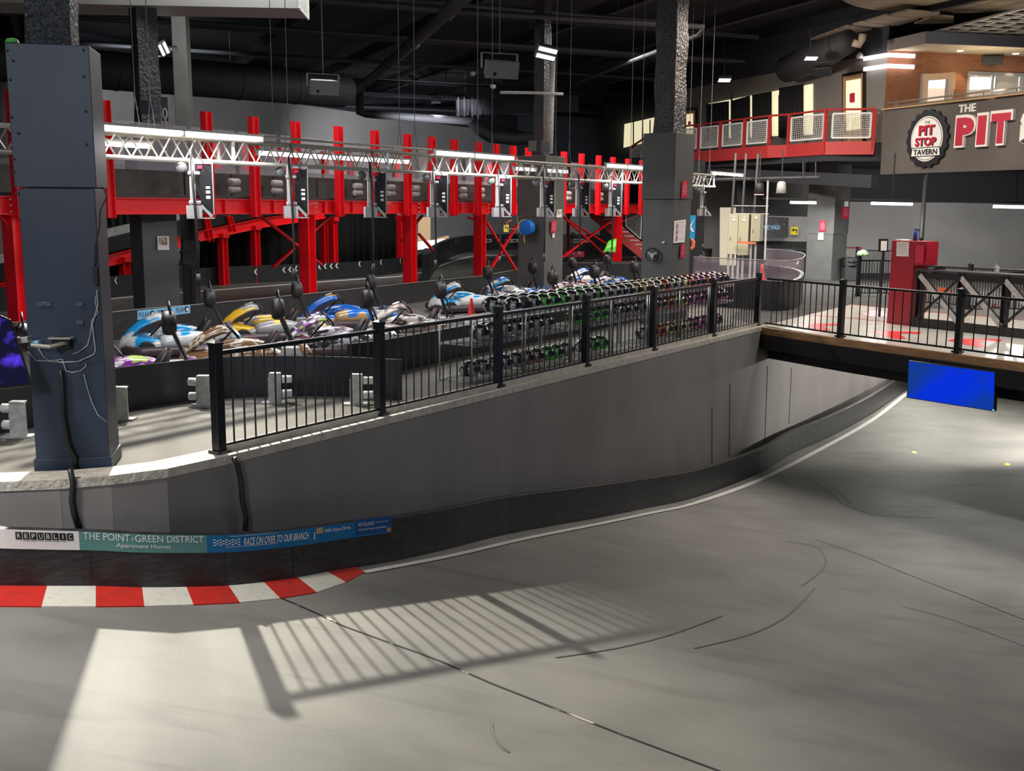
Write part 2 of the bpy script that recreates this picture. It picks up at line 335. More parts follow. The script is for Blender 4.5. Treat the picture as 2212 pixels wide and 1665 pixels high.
# mezzanine floor, walls
BD = V((-.392, .92)); B0 = PY(1782, 330, 35.5).xy
Bp = lambda t: B0 + BD * t
MW0 = PY(1866, 306, 36).xy; mw = lambda t: MW0 + BD * t
TCp = PV(1914, 170, MW0, MW0 + BD).xy; tTC = (TCp - MW0).dot(BD)
mb = MB(); mb.prism([Bp(0), TCp - V((.12, 0)), TCp, V((30, 39)), V((30, 60)), mw(24), Bp(24)], 4.0, 4.6); struct(mb, 'floor_mezzanine', 'ceil')
mb = MB(); q = V((.92, .392)) * .25
mb.prism([mw(tTC), mw(tTC + .2) + q, mw(13) + q, mw(13)], 4.6, 7.4); struct(mb, 'wall_mezzanine', 'midwall')
mb = MB(); mb.prism([mw(tTC), mw(tTC + .2) + q, mw(13) + q, mw(13)], 7.4, 9.2); struct(mb, 'wall_mezzanine_upper', 'ceil')
# painted white line and kerb
def strip(px, w, name, m, lift=.006):
    pts = [PF(x, y) for x, y in px]; out = []
    for i, p in enumerate(pts):
        d = (pts[min(i + 1, len(pts) - 1)] - pts[max(i - 1, 0)]).xy.normalized(); nn = V((d.y, -d.x, 0)) * w / 2
        out.append((p - nn, p + nn))
    mb = MB(); up = V((0, 0, lift)); vs = [q + up for a in out for q in a]
    mb.add(vs, [(2 * i, 2 * i + 1, 2 * i + 3, 2 * i + 2) for i in range(len(out) - 1)])
    return struct(mb, name, m)
def dense(px, k=6):
    out = []
    n = len(px)
    for i in range(n - 1):
        p0, p1, p2, p3 = px[max(i - 1, 0)], px[i], px[i + 1], px[min(i + 2, n - 1)]
        for j in range(k):
            t = j / k
            out.append(tuple(.5 * ((2 * b) + (c - a) * t + (2 * a - 5 * b + 4 * c - d) * t * t + (3 * b - a - 3 * c + d) * t ** 3) for a, b, c, d in zip(p0, p1, p2, p3)))
    return out + [tuple(px[-1])]
LINE = [(784, 1236), (960, 1203), (1130, 1164), (1300, 1130), (1400, 1109), (1500, 1087), (1640, 1037), (1790, 961), (1886, 906), (1957, 851), (1990, 826)]
strip(dense(LINE), .12, 'trim_5', 'whitel')
kin = [(-60, 1262), (-2, 1267), (102, 1268), (207, 1268), (307, 1271), (403, 1270), (494, 1267), (570, 1259), (643, 1249), (708, 1237), (768, 1226)]
kout = [(-80, 1310), (-26, 1311), (90, 1312), (207, 1312), (312, 1311), (418, 1308), (518, 1303), (605, 1294), (684, 1281), (747, 1259), (787, 1237)]
for i in range(10):
    mb = MB(); u = V((0, 0, .012)); a, b, c, d = PF(*kin[i]), PF(*kin[i + 1]), PF(*kout[i + 1]), PF(*kout[i])
    mb.panel(d + u, c + u, b + u, a + u, .02)
    struct(mb, 'trim_%d' % (6 + i), 'whitep' if i in (0, 2, 4, 6, 8) else 'redp')
# joint across the track floor
strip([(606, 1292), (640, 1306), (690, 1328), (740, 1352), (795, 1372), (850, 1392), (900, 1409), (960, 1432), (1060, 1476), (1200, 1531), (1350, 1590), (1560, 1668), (1700, 1716)], .022, 'trim_16', 'crackm', .005)

for i, px in enumerate((((1738, 1030), (1765, 1045), (1800, 1070), (1822, 1090), (1845, 1097)), ((1806, 1058), (1822, 1070), (1838, 1090)), ((1842, 1098), (1890, 1112), (1960, 1116), (2018, 1118)), ((1700, 1170), (1760, 1180), (1782, 1205), (1780, 1225), (1760, 1245), (1732, 1265)), ((1060, 1560), (1066, 1590), (1085, 1615), (1100, 1625)), ((1760, 1165), (1850, 1195), (1960, 1240), (2090, 1290), (2230, 1345)), ((1950, 1310), (2060, 1340), (2240, 1405)), ((1500, 1400), (1620, 1370), (1700, 1330), (1760, 1270)), ((1200, 1420), (1330, 1400), (1450, 1370), (1560, 1330)))):
    strip(dense(px, 4), .03 if i < 5 else .028, 'trim_%d' % (60 + i), mat('tyre_smear', (.12, .116, .11), .6), .004)
for i, px in enumerate((((1538, 1010), (1538, 880)), ((1575, 985), (1577, 830)), ((1652, 955), (1658, 790)), ((1704, 915), (1710, 795)))):
    a_, b_2 = [PV(x, y, FL0 + FN * .155, FL1 + FN * .155) for x, y in px]; mb = MB(); mb.bar(a_, b_2, .02, .012, (FN.x, FN.y, 0)); struct(mb, 'trim_%d' % (70 + i), mat('wall_seam', (.06, .055, .05), .8))

# ---------------------------------------------------------------- barriers
def path3(pts, zf=None):
    return [V((p[0], p[1], zf(p[0], p[1]) if zf else (p[2] if len(p) > 2 else 0))) for p in pts]
def wallrun(pts, h, th, side=1):
    mb = MB(); secs = []
    for i, p in enumerate(pts):
        d = (pts[min(i + 1, len(pts) - 1)] - pts[max(i - 1, 0)]).xy.normalized(); nn = V((-d.y, d.x, 0)) * th * side
        secs.append([p + V((0, 0, -.05)), p + V((0, 0, h)), p + nn + V((0, 0, h)), p + nn + V((0, 0, -.05))])
    mb.loft(secs); return mb
BAR = kin[:-1] + [(768, 1226), (860, 1210), (960, 1188), (1100, 1153), (1300, 1117), (1400, 1097), (1500, 1075), (1640, 1023), (1706, 983), (1790, 945), (1886, 893), (1957, 842), (1990, 818)]
BP = [PF(x, y) for x, y in dense([(-160, 1250)] + BAR, 5)]
tb = thing('track_barrier', 'long low black plastic barrier curving along the foot of the grey retaining wall', 'barrier', BP[30])
wallrun(BP, .51, .1).build('barrier_board', 'barrier', tb, bevel=.01)
# lip resting on the barrier, and the sponsor strips, addressed by pixel column along the board
cum = [0]
for a, b in zip(BP[:-1], BP[1:]): cum.append(cum[-1] + (b - a).length)
def onbar(u, v, lift):       # u: arc length, v: height above floor
    i = max(0, min(len(cum) - 2, next((k for k in range(len(cum) - 1) if cum[k + 1] >= u), len(cum) - 2)))
    t = (u - cum[i]) / (cum[i + 1] - cum[i]); p = BP[i].lerp(BP[i + 1], t); d = (BP[i + 1] - BP[i]).xy.normalized()
    return p + V((d.y, -d.x, 0)) * lift + V((0, 0, v))
bpix = dense([(-160, 1250)] + BAR, 5)
def ux(x):
    for i in range(len(bpix) - 1):
        if bpix[i + 1][0] >= x: return cum[i] + (cum[i + 1] - cum[i]) * (x - bpix[i][0]) / (bpix[i + 1][0] - bpix[i][0])
    return cum[-1]
def sstrip(name, m, x0, x1, parent, v0=.34, v1=.51, lift=.006):
    a, b = ux(x0), ux(x1); n = 16; mb = MB()
    vs = [onbar(a + (b - a) * i / n, v, lift) for i in range(n + 1) for v in (v0, v1)]
    mb.add(vs, [(2 * i, 2 * i + 2, 2 * i + 3, 2 * i + 1) for i in range(n)]); return mb.build(name, m, parent)
# the barrier top sits nearer than its foot in the picture, so sign x positions are given at the sign
w_ = sstrip('sponsor_strip', 'paper', -150, 177, tb); plabel(w_, 'white strip with black lettering')
t_ = sstrip('sponsor_strip', 'teal', 177, 450, tb); plabel(t_, 'teal strip with white lettering')
b_ = sstrip('sponsor_strip', 'blue2', 450, 845, tb); plabel(b_, 'blue strip with white lettering')
tx = lambda n, s, x0, x1, v0, v1, m, p, **k: pathtext(n, s, onbar, ux(x0), ux(x1), v0, v1, m, p, **k)
for base, last in ((41, 7), (-118, 7)):
    for i, ch in enumerate('REPUBLIC'):
        x = base + i * 15.7; sstrip('letter_tile', 'black', x, x + 13.6, w_, .425, .49, .009); tx('lettering', ch, x + (3.5 if ch != 'I' else 6), x + (10.4 if ch != 'I' else 7.8), .438, .478, 'paper', w_)
    tx('lettering', 'BUILDING CONTRACTORS, INC.', base + 16, base + 110, .408, .418, 'black', w_)
tx('lettering', 'THE POINT', 186, 286, .44, .505, 'white', t_); tx('lettering', 'at', 289, 294, .455, .475, 'white', t_); tx('lettering', 'GREEN DISTRICT', 297, 443, .44, .505, 'white', t_)
tx('lettering', 'Apartment Homes', 256, 372, .372, .42, 'white', t_)
tx('lettering', 'RACE ON OVER TO OUR BRANCH', 528, 668, .4, .475, 'white', b_, shear=.35, offset=.012)
for vv in (.495, .39): sstrip('speed_line', 'white', 500 if vv > .4 else 490, 600, b_, vv, vv + .004, .01)
for i in range(9):
    for j in range(5):
        if (i + j) % 2 == 0: sstrip('check_mark', 'white', 464 + i * 6.5, 469 + i * 6.5, b_, .408 + j * .013, .418 + j * .013, .01)
sstrip('flag_emblem', 'plywood', 684, 698, b_, .44, .5, .01); sstrip('flag_pole', 'white', 679, 681, b_, .38, .46, .011)
tx('lettering', '160A Apex Drive', 701, 757, .43, .48, 'white', b_, offset=.01)
sstrip('dark_panel', 'blue', 768, 845, b_, .357, .53, .008)
tx('lettering', 'ROCKLAND', 774, 808, .455, .495, 'white', b_); tx('lettering', 'TRUST | BANK', 811, 838, .47, .485, 'white', b_)
tx('lettering', 'Where Each Relationship Matters', 773, 834, .4, .43, 'white', b_)
sstrip('corner_mark', 'wood', 834, 844, b_, .357, .4, .011)
# seams of board and screws
for x in (198, 488, 634):
    sstrip('seam', 'black', x, x + 1.5, tb, .0, .35, .004)
for x, v in ((100, .24), (185, .28), (345, .2), (343, .1), (180, .06), (480, .25), (505, .25), (640, .2), (655, .2)): sstrip('screw', 'black', x, x + 5, tb, v, v + .02, .005)
# drain hoses that run down the retaining wall
for nm, pts, lab in (('wall_cable', [(152, 1012), (158, 1044), (155, 1080), (160, 1110), (170, 1141)], 'black hose running down the retaining wall below the big navy column'),
                     ('wall_cable', [(505, 990), (513, 1002), (521, 1040), (524, 1080), (532, 1120), (529, 1146)], 'black hose running down the retaining wall below the first fence post')):
    mb = MB(); e0, e1 = (edge[4], edge[5]) if pts[0][0] < 300 else (FL0 + FN * .17, FL1 + FN * .17)
    q = [PV(x, y, e0 + FN * .03, e1 + FN * .03) for x, y in pts]; mb.tube(q, .028, 8); tag(mb.build(nm, 'rubber', smooth=True), lab, 'hose')

NBt = [(-160, 852), (-60, 842), (0, 832), (110, 815), (240, 797), (330, 786), (460, 773), (560, 769), (640, 769), (740, 771), (865, 777)]
NB = [P(x, y, .52) for x, y in dense(NBt, 4)]; NB = [V((p.x, p.y, 0)) for p in NB]
nb = thing('track_barrier', 'low curved black barrier standing on the pale deck behind the navy column', 'barrier', NB[20])
wallrun(NB, .52, .05).build('barrier_board', mat('barrier_sheen', (.02, .024, .032), .35), nb)
def spring(mb, c, ax, r, L, n=7):
    ax = V(ax).normalized(); rot = V((0, 0, 1)).rotation_difference(ax).to_matrix(); prof = []
    for i in range(n):
        z0 = L * i / n; prof += [(r * .82, z0), (r, z0 + L / n * .3), (r, z0 + L / n * .6), (r * .82, z0 + L / n * .95)]
    mb.lathe(prof, c, rot, 12)
for k, (x, y, sd) in enumerate(((42, 945, -1), (262, 908, -1), (441, 879, -1), (595, 872, 1), (771, 875, 1))):
    p = P(x, y, 0); names = ['under the tilted screen', 'right beside the navy column', 'just left of the first fence post', 'seen between the first two fence posts', 'just left of the second fence post']
    t = thing('barrier_bracket', 'grey spring bracket of the curved barrier, ' + names[k], 'bracket', p, 'spring brackets of the curved barrier')
    w = .17 if k < 3 else .15
    mb = MB(); mb.box(p + V((0, 0, .19)), (w, .03, .38)); mb.box(p + V((-w / 2 * 1.0, .06, .16)), (.02, .14, .32)); mb.box(p + V((0, .02, .38)), (w * .9, .1, .02)); mb.build('plate', 'plate', t, bevel=.004)
    mb = MB(); mb.box(p + V((-.02 * 1, .04, .01)), (w + .16, .16, .02)); mb.build('foot', 'plate', t)
    for z in (.12, .3):
        mb = MB(); spring(mb, p + V((sd * w * .5, .07, z)), (sd, .15, 0), .05, .12); mb.build('spring', 'white', t, smooth=True)

# second barrier, between pit lane and helmet racks
B2 = [V((-2.3, 14.9)), V((-1.9, 15.35)), V((-.5, 17.9)), V((1.2, 20.6)), V((3.2, 24.2))]
b2 = thing('track_barrier', 'straight black barrier between the parked karts and the helmet racks', 'barrier', (-.5, 17.9, 0))
mb = wallrun([V((p.x, p.y, 0)) for p in B2], .52, .05); mb.build('barrier_board', 'black', b2)
wallrun([V((p.x + .004, p.y + .2, .46)) for p in B2], .06, .03).build('cap_rail', 'darkmetal', b2)
mb = MB()
for a, b in zip(B2[:-1], B2[1:]): mb.bar(V((a.x, a.y - .003, .52)), V((b.x, b.y - .003, .52)), .02, .012)
mb.build('edge_strip', 'silver', b2)

# long wall behind the kart rows, with red columns standing behind it
WEt = [(-200, 722), (-60, 706), (45, 695), (235, 675), (300, 668), (458, 655), (660, 635), (888, 611), (1040, 596), (1150, 576), (1250, 564), (1385, 553), (1500, 545)]
WE = [P(x, y, .52) for x, y in WEt]; WE = [V((p.x, p.y, 0)) for p in WE]
we = thing('track_barrier', 'long black barrier behind the far row of parked karts', 'barrier', WE[6])
wallrun(WE, .52, .06).build('barrier_board', 'barrier', we)
mb = MB()
for a, b in zip(WE[:-1], WE[1:]): mb.bar(a + V((0, 0, .525)), b + V((0, 0, .525)), .02, .012)
mb.build('edge_strip', 'silver', we)
def q4(x0, yb0, x1, yb1, yt1, yt0, plane):
    return [PV(x, y, *plane) for x, y in ((x0, yb0), (x1, yb1), (x1, yt1), (x0, yt0))]
pl = (WE[4] + V((0, -.03, 0)), WE[5] + V((0, -.03, 0)))
bl, br, tr, tl = q4(297, 691, 411, 676, 659, 671, pl)
ps = thing('banner', 'pale blue banner on the black barrier below the second column, reading POLAR', 'banner', bl)
mb = MB(); mb.panel(bl, br, tr, tl, .01); mb.build('sheet', 'ltblue', ps)
def sub(u0, v0, u1, v1): 
    f = lambda u, v: bl + (br - bl) * u + (tl - bl) * v
    return f(u0, v0), f(u1, v0), f(u0, v1)
for i in range(3):
    text('lettering', 'POLAR', *sub(.02 + i * .35, .22, .21 + i * .33, .78), 'navytxt', ps)
    c = bl + (br - bl) * (.27 + i * .33) + (tl - bl) * .5; n = (br - bl).cross(tl - bl).normalized(); rot = V((0, 0, 1)).rotation_difference(n).to_matrix()
    mb = MB(); mb.lathe([(.055, 0), (.055, .006)], c, rot, 18); mb.build('round_emblem', 'navytxt', ps); mb = MB(); mb.lathe([(.035, 0), (.03, .009)], c + V((.012, 0, -.008)), rot, 14); mb.build('emblem_figure', 'paper', ps)
pl2 = (WE[9] + V((0, -.05, 0)), WE[11] + V((0, -.05, 0)))
bl, br, tr, tl = q4(1290, 585, 1318, 580, 568, 572, pl2)
ps2 = thing('banner', 'pale blue banner on the barrier behind the far karts, near the steering wheel column', 'banner', bl)
mb = MB(); mb.panel(bl, br, tr, tl, .01); mb.build('sheet', 'ltblue', ps2); text('lettering', 'POLAR', *sub(.1, .2, .9, .8), 'navytxt', ps2)

# chevron barrier across the track lane
CBt = [(-60, 628), (60, 616), (240, 598), (333, 588), (450, 578), (600, 572), (740, 567), (820, 562), (875, 556), (910, 548), (925, 536)]
CB = [P(x, y, .55) for x, y in dense(CBt, 3)]; CB = [V((p.x, p.y, 0)) for p in CB]
cb = thing('track_barrier', 'dark plastic barrier with white chevrons, beyond the lane behind the long black barrier', 'barrier', CB[12])
wallrun(CB, .55, .15).build('barrier_board', 'barrier', cb)
def chevron(x, y, s, plane, parent, m='white', name='chevron_mark'):
    n = V((0, -1, 0)); c = PV(x, y, *plane); d = (V((*plane[1][:2], 0)) - V((*plane[0][:2], 0))).normalized(); fr = V((d.y, -d.x, 0)) * .02
    f = lambda u, v: c + fr + d * (u * s) + V((0, 0, v * s))
    mb = MB(); mb.add([f(-.5, 0), f(0, .6), f(.4, .6), f(-.05, 0), f(.4, -.6), f(0, -.6)], [(0, 3, 2, 1), (0, 5, 4, 3)]); return mb.build(name, m, parent)
cpl = lambda x: next(((CB[i], CB[i + 1]) for i in range(len(CB) - 1) if dense(CBt, 3)[i + 1][0] >= x), (CB[-3], CB[-2]))
for x, y in ((20, 624), (249, 606), (411, 595), (485, 591), (552, 587), (613, 583), (626, 582), (639, 580), (652, 579), (680, 577), (690, 576), (702, 575), (715, 575), (727, 574), (776, 570), (822, 566), (864, 563)):
    chevron(x, y, .15, cpl(x), cb)
# track lines of the far lane
strip0 = lambda px, w, name, m, lift=.006: struct((lambda mb: mb)(MB().add([q for p in px for q in (P(p[0], p[1], lift), P(p[0], p[1] + w * 0 + p[2], lift))], [(2 * i, 2 * i + 2, 2 * i + 3, 2 * i + 1) for i in range(len(px) - 1)])), name, m)
strip0([(-60, 672, 2.4), (240, 644, 2.2), (390, 631, 2), (560, 618, 2), (700, 607, 2), (860, 596, 2), (920, 586, 2), (950, 573, 2.5), (990, 559, 2), (1030, 550, 1.6), (1110, 551, 1.4)], 1, 'trim_17', 'whitel')
# dark asphalt of the pit and far lanes
mb = MB(); ap = [P(-400, 760, .004), P(240, 720, .004), P(800, 640, .004), P(1390, 580, .004), P(1700, 530, .004)]
mb.add([V((-2.6, 15.2, .004)), V((-8, 14.4, .004)), V((-30, 14, .004)), V((-30, 40, .004)), V((-14, 48.5, .004)), V((-1.5, 73, .004)), V((14, 60, .004)), V((8.5, 34, .004)), V((3.2, 24.4, .004)), V((1.1, 20.7, .004)), V((-.6, 18, .004))], [list(range(11))[::-1]])
struct(mb, 'floor_pit_lane', mat('pit_lane_asphalt', (.1, .1, .095), .5, col2=(.16, .16, .14), scale=1.5))

# ---------------------------------------------------------------- fences
def fence(name, label, pts, nps, parent_loc, post_ids=None, h=1.02, ph=1.1, pick=.016, skip=False):
    t = thing(name, label, 'fence', parent_loc)
    for i, p in enumerate(pts):
        if skip and i == 0: continue
        p = V((p[0], p[1], 0)); d = (V((*pts[min(i + 1, len(pts) - 1)][:2], 0)) - V((*pts[max(i - 1, 0)][:2], 0))).normalized()
        rot = Matrix.Rotation(math.atan2(d.y, d.x), 3, 'Z')
        mb = MB(); mb.box(p + V((0, 0, ph / 2 + .01)), (.1, .1, ph), rot); po = mb.build('post', 'fence', t, bevel=.006)
        mb = MB(); vs = [rot @ V(q) for q in ((-.055, -.055, 0), (.055, -.055, 0), (.055, .055, 0), (-.055, .055, 0), (-.055, -.055, .02), (.055, -.055, .02), (.055, .055, .02), (-.055, .055, .02), (0, 0, .05))]
        mb.add([p + v + V((0, 0, ph + .005)) for v in vs], [(3, 2, 1, 0), (0, 1, 5, 4), (1, 2, 6, 5), (2, 3, 7, 6), (3, 0, 4, 7), (4, 5, 8), (5, 6, 8), (6, 7, 8), (7, 4, 8)]); mb.build('post_cap', 'fence', po)
        mb = MB(); mb.box(p + V((0, 0, .05)), (.15, .15, .03), rot); mb.build('base_collar', 'fence', po)
    for i in range(len(pts) - 1):
        a, b = V((*pts[i][:2], 0)), V((*pts[i + 1][:2], 0)); d = (b - a).normalized(); a2, b2_ = a + d * .05, b - d * .05
        mb = MB(); mb.bar(a2 + V((0, 0, h)), b2_ + V((0, 0, h)), .05, .045); tr_ = mb.build('top_rail', 'fence', t, bevel=.006)
        mb = MB(); mb.bar(a2 + V((0, 0, .1)), b2_ + V((0, 0, .1)), .035, .03); br_ = mb.build('bottom_rail', 'fence', t)
        n = nps[i] if isinstance(nps, (list, tuple)) else nps
        for k in range(n):
            q = a2 + (b2_ - a2) * ((k + 1) / (n + 1))
            mb = MB(); mb.bar(q + V((0, 0, .11)), q + V((0, 0, h)), pick); mb.build('picket', 'fence', br_)
    return t
fp = [FL0 + FD * k for k in (0, 2.4, 4.83, 7.2, 9.5, 12.05, 14.4)]
fence('picket_fence', 'long black metal picket fence on top of the grey retaining wall', fp, 15, (FL0.x, FL0.y, 0))
fence('picket_fence', 'black metal picket fence along the edge of the bridge over the white floor', [RF[0] + V((.1, -.1)), RF[1], RF[2], RF[3]], 12, (RF[1].x, RF[1].y, 0), skip=True)
mb = MB()
for a, b in zip(fp[:-1], fp[1:]): mb.bar(V((*a, .05)) - V((*FN, 0)) * .03, V((*b, .05)) - V((*FN, 0)) * .03, .14, .09)
struct(mb, 'trim_18', 'ledge')

# white floor with red arrows behind the bridge fence
fz = .012
wf = [V((*RF[0], fz)) + V((.15, .15, 0)), P(1840, 657, fz), P(1900, 664, fz), P(2300, 700, fz), V((14.5, 13, fz)), V((*RF[3], fz)) + V((.1, .1, 0)), V((*RF[2], fz)), V((*RF[1], fz))]
mb = MB(); mb.add(wf, [list(range(len(wf)))]); struct(mb, 'floor_white', 'white_floor')
z2 = fz + .004
arr = [[(1728, 702), (1741, 698), (1825, 699), (1822, 703), (1776, 703), (1795, 713), (1768, 713)], [(1880, 717), (1895, 714), (1990, 717), (1988, 721), (1940, 720), (1958, 731), (1935, 732)],
       [(2047, 735), (2062, 731), (2165, 733), (2160, 738), (2112, 738), (2135, 749), (2112, 750)], [(1857, 680), (1880, 671), (1912, 672), (1910, 676), (1915, 678), (1912, 684), (1880, 683)]]
for a in arr:
    mb = MB(); mb.add([P(x, y, z2) for x, y in a], [list(range(len(a)))]); tag(mb.build('floor_arrow', mat('arrow_red', (.75, .03, .03), .3)), ['red arrow on the white floor, nearest the fence corner', 'red arrow on the white floor in front of the red pedestal', 'red arrow on the white floor in front of the black truss counter', 'red arrow on the white floor behind, left of the red pedestal'][arr.index(a)], 'arrow', 'red floor arrows')
mb = MB()
for p, q in (((1750, 680), (1915, 694)), ((1840, 658), (1915, 662)), ((1980, 672), (2212, 690))): mb.bar(P(*p, z2), P(*q, z2), .04, .004)
struct(mb, 'trim_19', mat('red_floor_line', (.6, .04, .05), .3))

# ---------------------------------------------------------------- columns
def column(px, Y, al, w, zt, m, label, pole=.42, dark=None, d2=None, zp=9.1, seam=2.5, upper=.02, foam='foam', rect=None, poff=(0, 0)):
    c = PY(px, 450, Y); c = V((c.x, c.y)); a = math.radians(al); L = V((-math.cos(a), math.sin(a))); R_ = V((math.sin(a), math.cos(a))); d2 = d2 or w
    t = thing('clad_column', label, 'column', (c.x, c.y, 0)); t['_'] = 0; del t['_']
    def box(e, z0, z1, nm):
        o = c - (L + R_) * e; mb = MB(); mb.prism([o, o + R_ * (d2 + 2 * e), o + R_ * (d2 + 2 * e) + L * (w + 2 * e), o + L * (w + 2 * e)], z0, z1); return mb.build(nm, m, t, bevel=.006)
    box(0, 0, seam, 'lower_cladding'); box(upper, seam + .01, zt, 'upper_cladding'); box(.018, 0, .12, 'plinth')
    cc = c + R_ * d2 * (.5 + poff[1]) + L * w * (.5 + poff[0]); h = pole / 2; mb = MB()
    mb.loft([[V((*(cc + (L * sx + R_ * sy) * h * (1 + .05 * math.sin(k * 5.1 + sx))), zt + (zp - zt) * k / 24)) for sx, sy in ((-1, -1), (-.3, -1.05), (1, -1), (1, 1), (-1, 1))] for k in range(25)])
    mb.build('steel_core', foam, t)
    return t, c, L, R_
col1, c1, L1, R1 = column(207, 9.66, -11, .645, 3.8, 'column', 'big navy boxed column at the left edge carrying a screen arm and cables', .38, d2=.52, seam=2.57, foam='foam')
col2, c2, L2, R2 = column(304, 20.9, 52, .7, 3.98, 'columng', 'dark boxed column behind the POLAR banner with a photo sheet on it', .4, seam=2.6)
col3, c3, L3, R3 = column(1455, 22.4, 38, .74, 3.98, 'columng', 'grey boxed column with a steering wheel hung on it, behind the helmet racks', .48, seam=2.62)
col4, c4, L4, R4 = column(1177, 28.8, 37, .88, 3.8, 'columng', 'brownish boxed column with the blue and yellow hose reel', .32, seam=2.2)
col5, c5, L5, R5 = column(1803, 37.2, 45, 1.0, 4.1, 'columng', 'broad dark column under the mezzanine with a red sign and soap dispenser', .5, seam=1.6, zp=4.15)
col6, c6, L6, R6 = column(1519, 38, 12, .55, 4.1, 'black', 'plain black column under the red balcony left of the cream cabinets', .3, seam=2, zp=4.12)
mb = MB(); p = PY(396, 200, 25.5); mb.box((p.x, p.y, 4.55), (.34, .34, 9.1)); tag(mb.build('steel_column', 'columng', bevel=.03), 'slim grey steel column rising behind the lit truss, second pole from the left', 'column')
for ch in col1.children:
    if ch.name.startswith(('lower_cladding', 'plinth')): ch.data.materials[0] = mat('column_board_dark_navy', (.016, .027, .05), .42, col2=(.026, .04, .07), scale=2, stretch=(1, 1, .5), lo=.35, hi=.7)
# fixed faces on the columns, addressed by picture position
def face(c, d): return (V((*c, 0)), V((*(c + d), 0)))
def plate(name, label, cat, px, plane, m, off=.012, group=None, obj=None):
    bl, br, tr, tl = [PV(x, y, *plane) for x, y in px]; n = (br - bl).cross(tl - bl).normalized() * (off + .035)
    t = thing(name, label, cat, bl + n, group); q = [v + n for v in (bl, br, tr, tl)]; mb = MB(); mb.panel(*q, .01); mb.build('sheet', m, t)
    def f(u, v): return q[0] + (q[1] - q[0]) * u + (q[3] - q[0]) * v
    return t, f
def lines(t, f, rows, m='white', x0=.2, x1=.8, ht=.03, words=None):
    for i, v in enumerate(rows):
        w = words[i % len(words)] if words else 'RULES'
        text('lettering', w, f(x0, v), f(x1, v), f(x0, v + ht), m, t, lift=.004)
fL2 = face(c2, -L2 * 0 + R2); fL3, fR3 = face(c3, L3), face(c3, R3); fL4, fR4 = face(c4, L4), face(c4, R4); fL5, fR5 = face(c5, L5), face(c5, R5)
t, f = plate('photo_sheet', 'white photo print with a caption on the dark column behind the POLAR banner', 'print', ((339, 540), (364, 540), (363, 510), (338, 510)), (V((*(c2), 0)), V((*(c2 + R2), 0))), 'paper')
mb = MB(); mb.panel(f(.15, .38), f(.85, .38), f(.85, .92), f(.15, .92), .004); [setattr(v, 'y', v.y - .01) for v in mb.v]; mb.build('picture', 'photo', t)
t, f = plate('photo_sheet', 'small white photo print on the hose reel column', 'print', ((1199, 470), (1211, 469), (1211, 452), (1200, 453)), fR4, 'paper')
mb = MB(); mb.panel(f(.15, .35), f(.85, .35), f(.85, .92), f(.15, .92), .004); [setattr(v, 'y', v.y - .01) for v in mb.v]; mb.build('picture', 'photo', t)
for px, pln, lab, k in ((((1187, 503), (1199, 503), (1200, 476), (1188, 477)), fR4, 'red notice on the hose reel column below the photo print', 5),
                     (((1467, 428), (1480, 427), (1481, 390), (1469, 391)), fR3, 'red notice high on the steering wheel column, topmost of its signs', 5),
                     (((1465, 557), (1475, 556), (1477, 527), (1467, 528)), fR3, 'red notice low on the steering wheel column, lowest of its signs', 3),
                     (((1771, 500), (1785, 500), (1785, 476), (1772, 477)), fL5, 'red notice above the white dispenser on the broad dark column', 5),
                     (((1816, 473), (1831, 472), (1832, 447), (1817, 448)), fR5, 'red notice high on the right face of the broad dark column', 4)):
    t, f = plate('wall_notice', lab, 'sign', px, pln, 'redsign', group='red notices on the columns')
    text('lettering', '!', f(.44, .84), f(.56, .84), f(.44, .94), 'white', t, lift=.004); lines(t, f, [.7 - .6 * i / k for i in range(k)], x0=.2, x1=.8, ht=.06, words=['NOTICE', 'PLEASE', 'DO NOT', 'STEP ON', 'TRACK'])
t, f = plate('rules_board', 'white rules board with red heading and pictograms on the steering wheel column', 'sign', ((1450, 525), (1474, 523), (1477, 474), (1452, 477)), fR3, 'paper', off=.02)
text('lettering', 'RULES & WARNINGS', f(.12, .91), f(.85, .91), f(.12, .95), 'signred', t, lift=.004)
for i, v in enumerate((.76, .66, .5, .4, .22, .12)):
    c = f(.24, v + .04); n = (f(1, 0) - f(0, 0)).cross(f(0, 1) - f(0, 0)).normalized(); rot = V((0, 0, 1)).rotation_difference(n).to_matrix()
    ring = [c + n * .006 + rot @ V((.032 * math.cos(a), .032 * math.sin(a), 0)) for a in [k * math.pi / 6 for k in range(12)]]
    mb = MB(); mb.tube(ring, .005, 4, closed=True); mb.build('pictogram', 'signred', t)
    text('lettering', ['Respect', 'others', 'Remove loose', 'items first', 'No bumping', 'or contact'][i], f(.4, v + .02), f(.9, v + .02), f(.4, v + .05), 'black', t, lift=.004)
t, f = plate('dispenser', 'white soap dispenser on the broad dark column below the red notice', 'dispenser', ((1768, 518), (1780, 518), (1780, 502), (1769, 503)), fL5, 'white'); mb = MB(); mb.panel(f(0.1, 0), f(.9, 0), f(.9, .8), f(.1, .8), .05); mb.build('casing', 'white', t, bevel=.01)
t, f = plate('switch_plate', 'small white card above the red notice on the broad dark column right face', 'card', ((1821, 446), (1830, 446), (1830, 435), (1822, 435)), fR5, 'paper')
t, f = plate('card', 'small white card below the red notice on the hose reel column', 'card', ((1190, 513), (1195, 513), (1195, 504), (1191, 504)), fR4, 'paper')
t, f = plate('light_switch', 'small cream switch on the steering wheel column', 'switch', ((1432, 525), (1438, 525), (1438, 521), (1433, 521)), fL3, 'white')
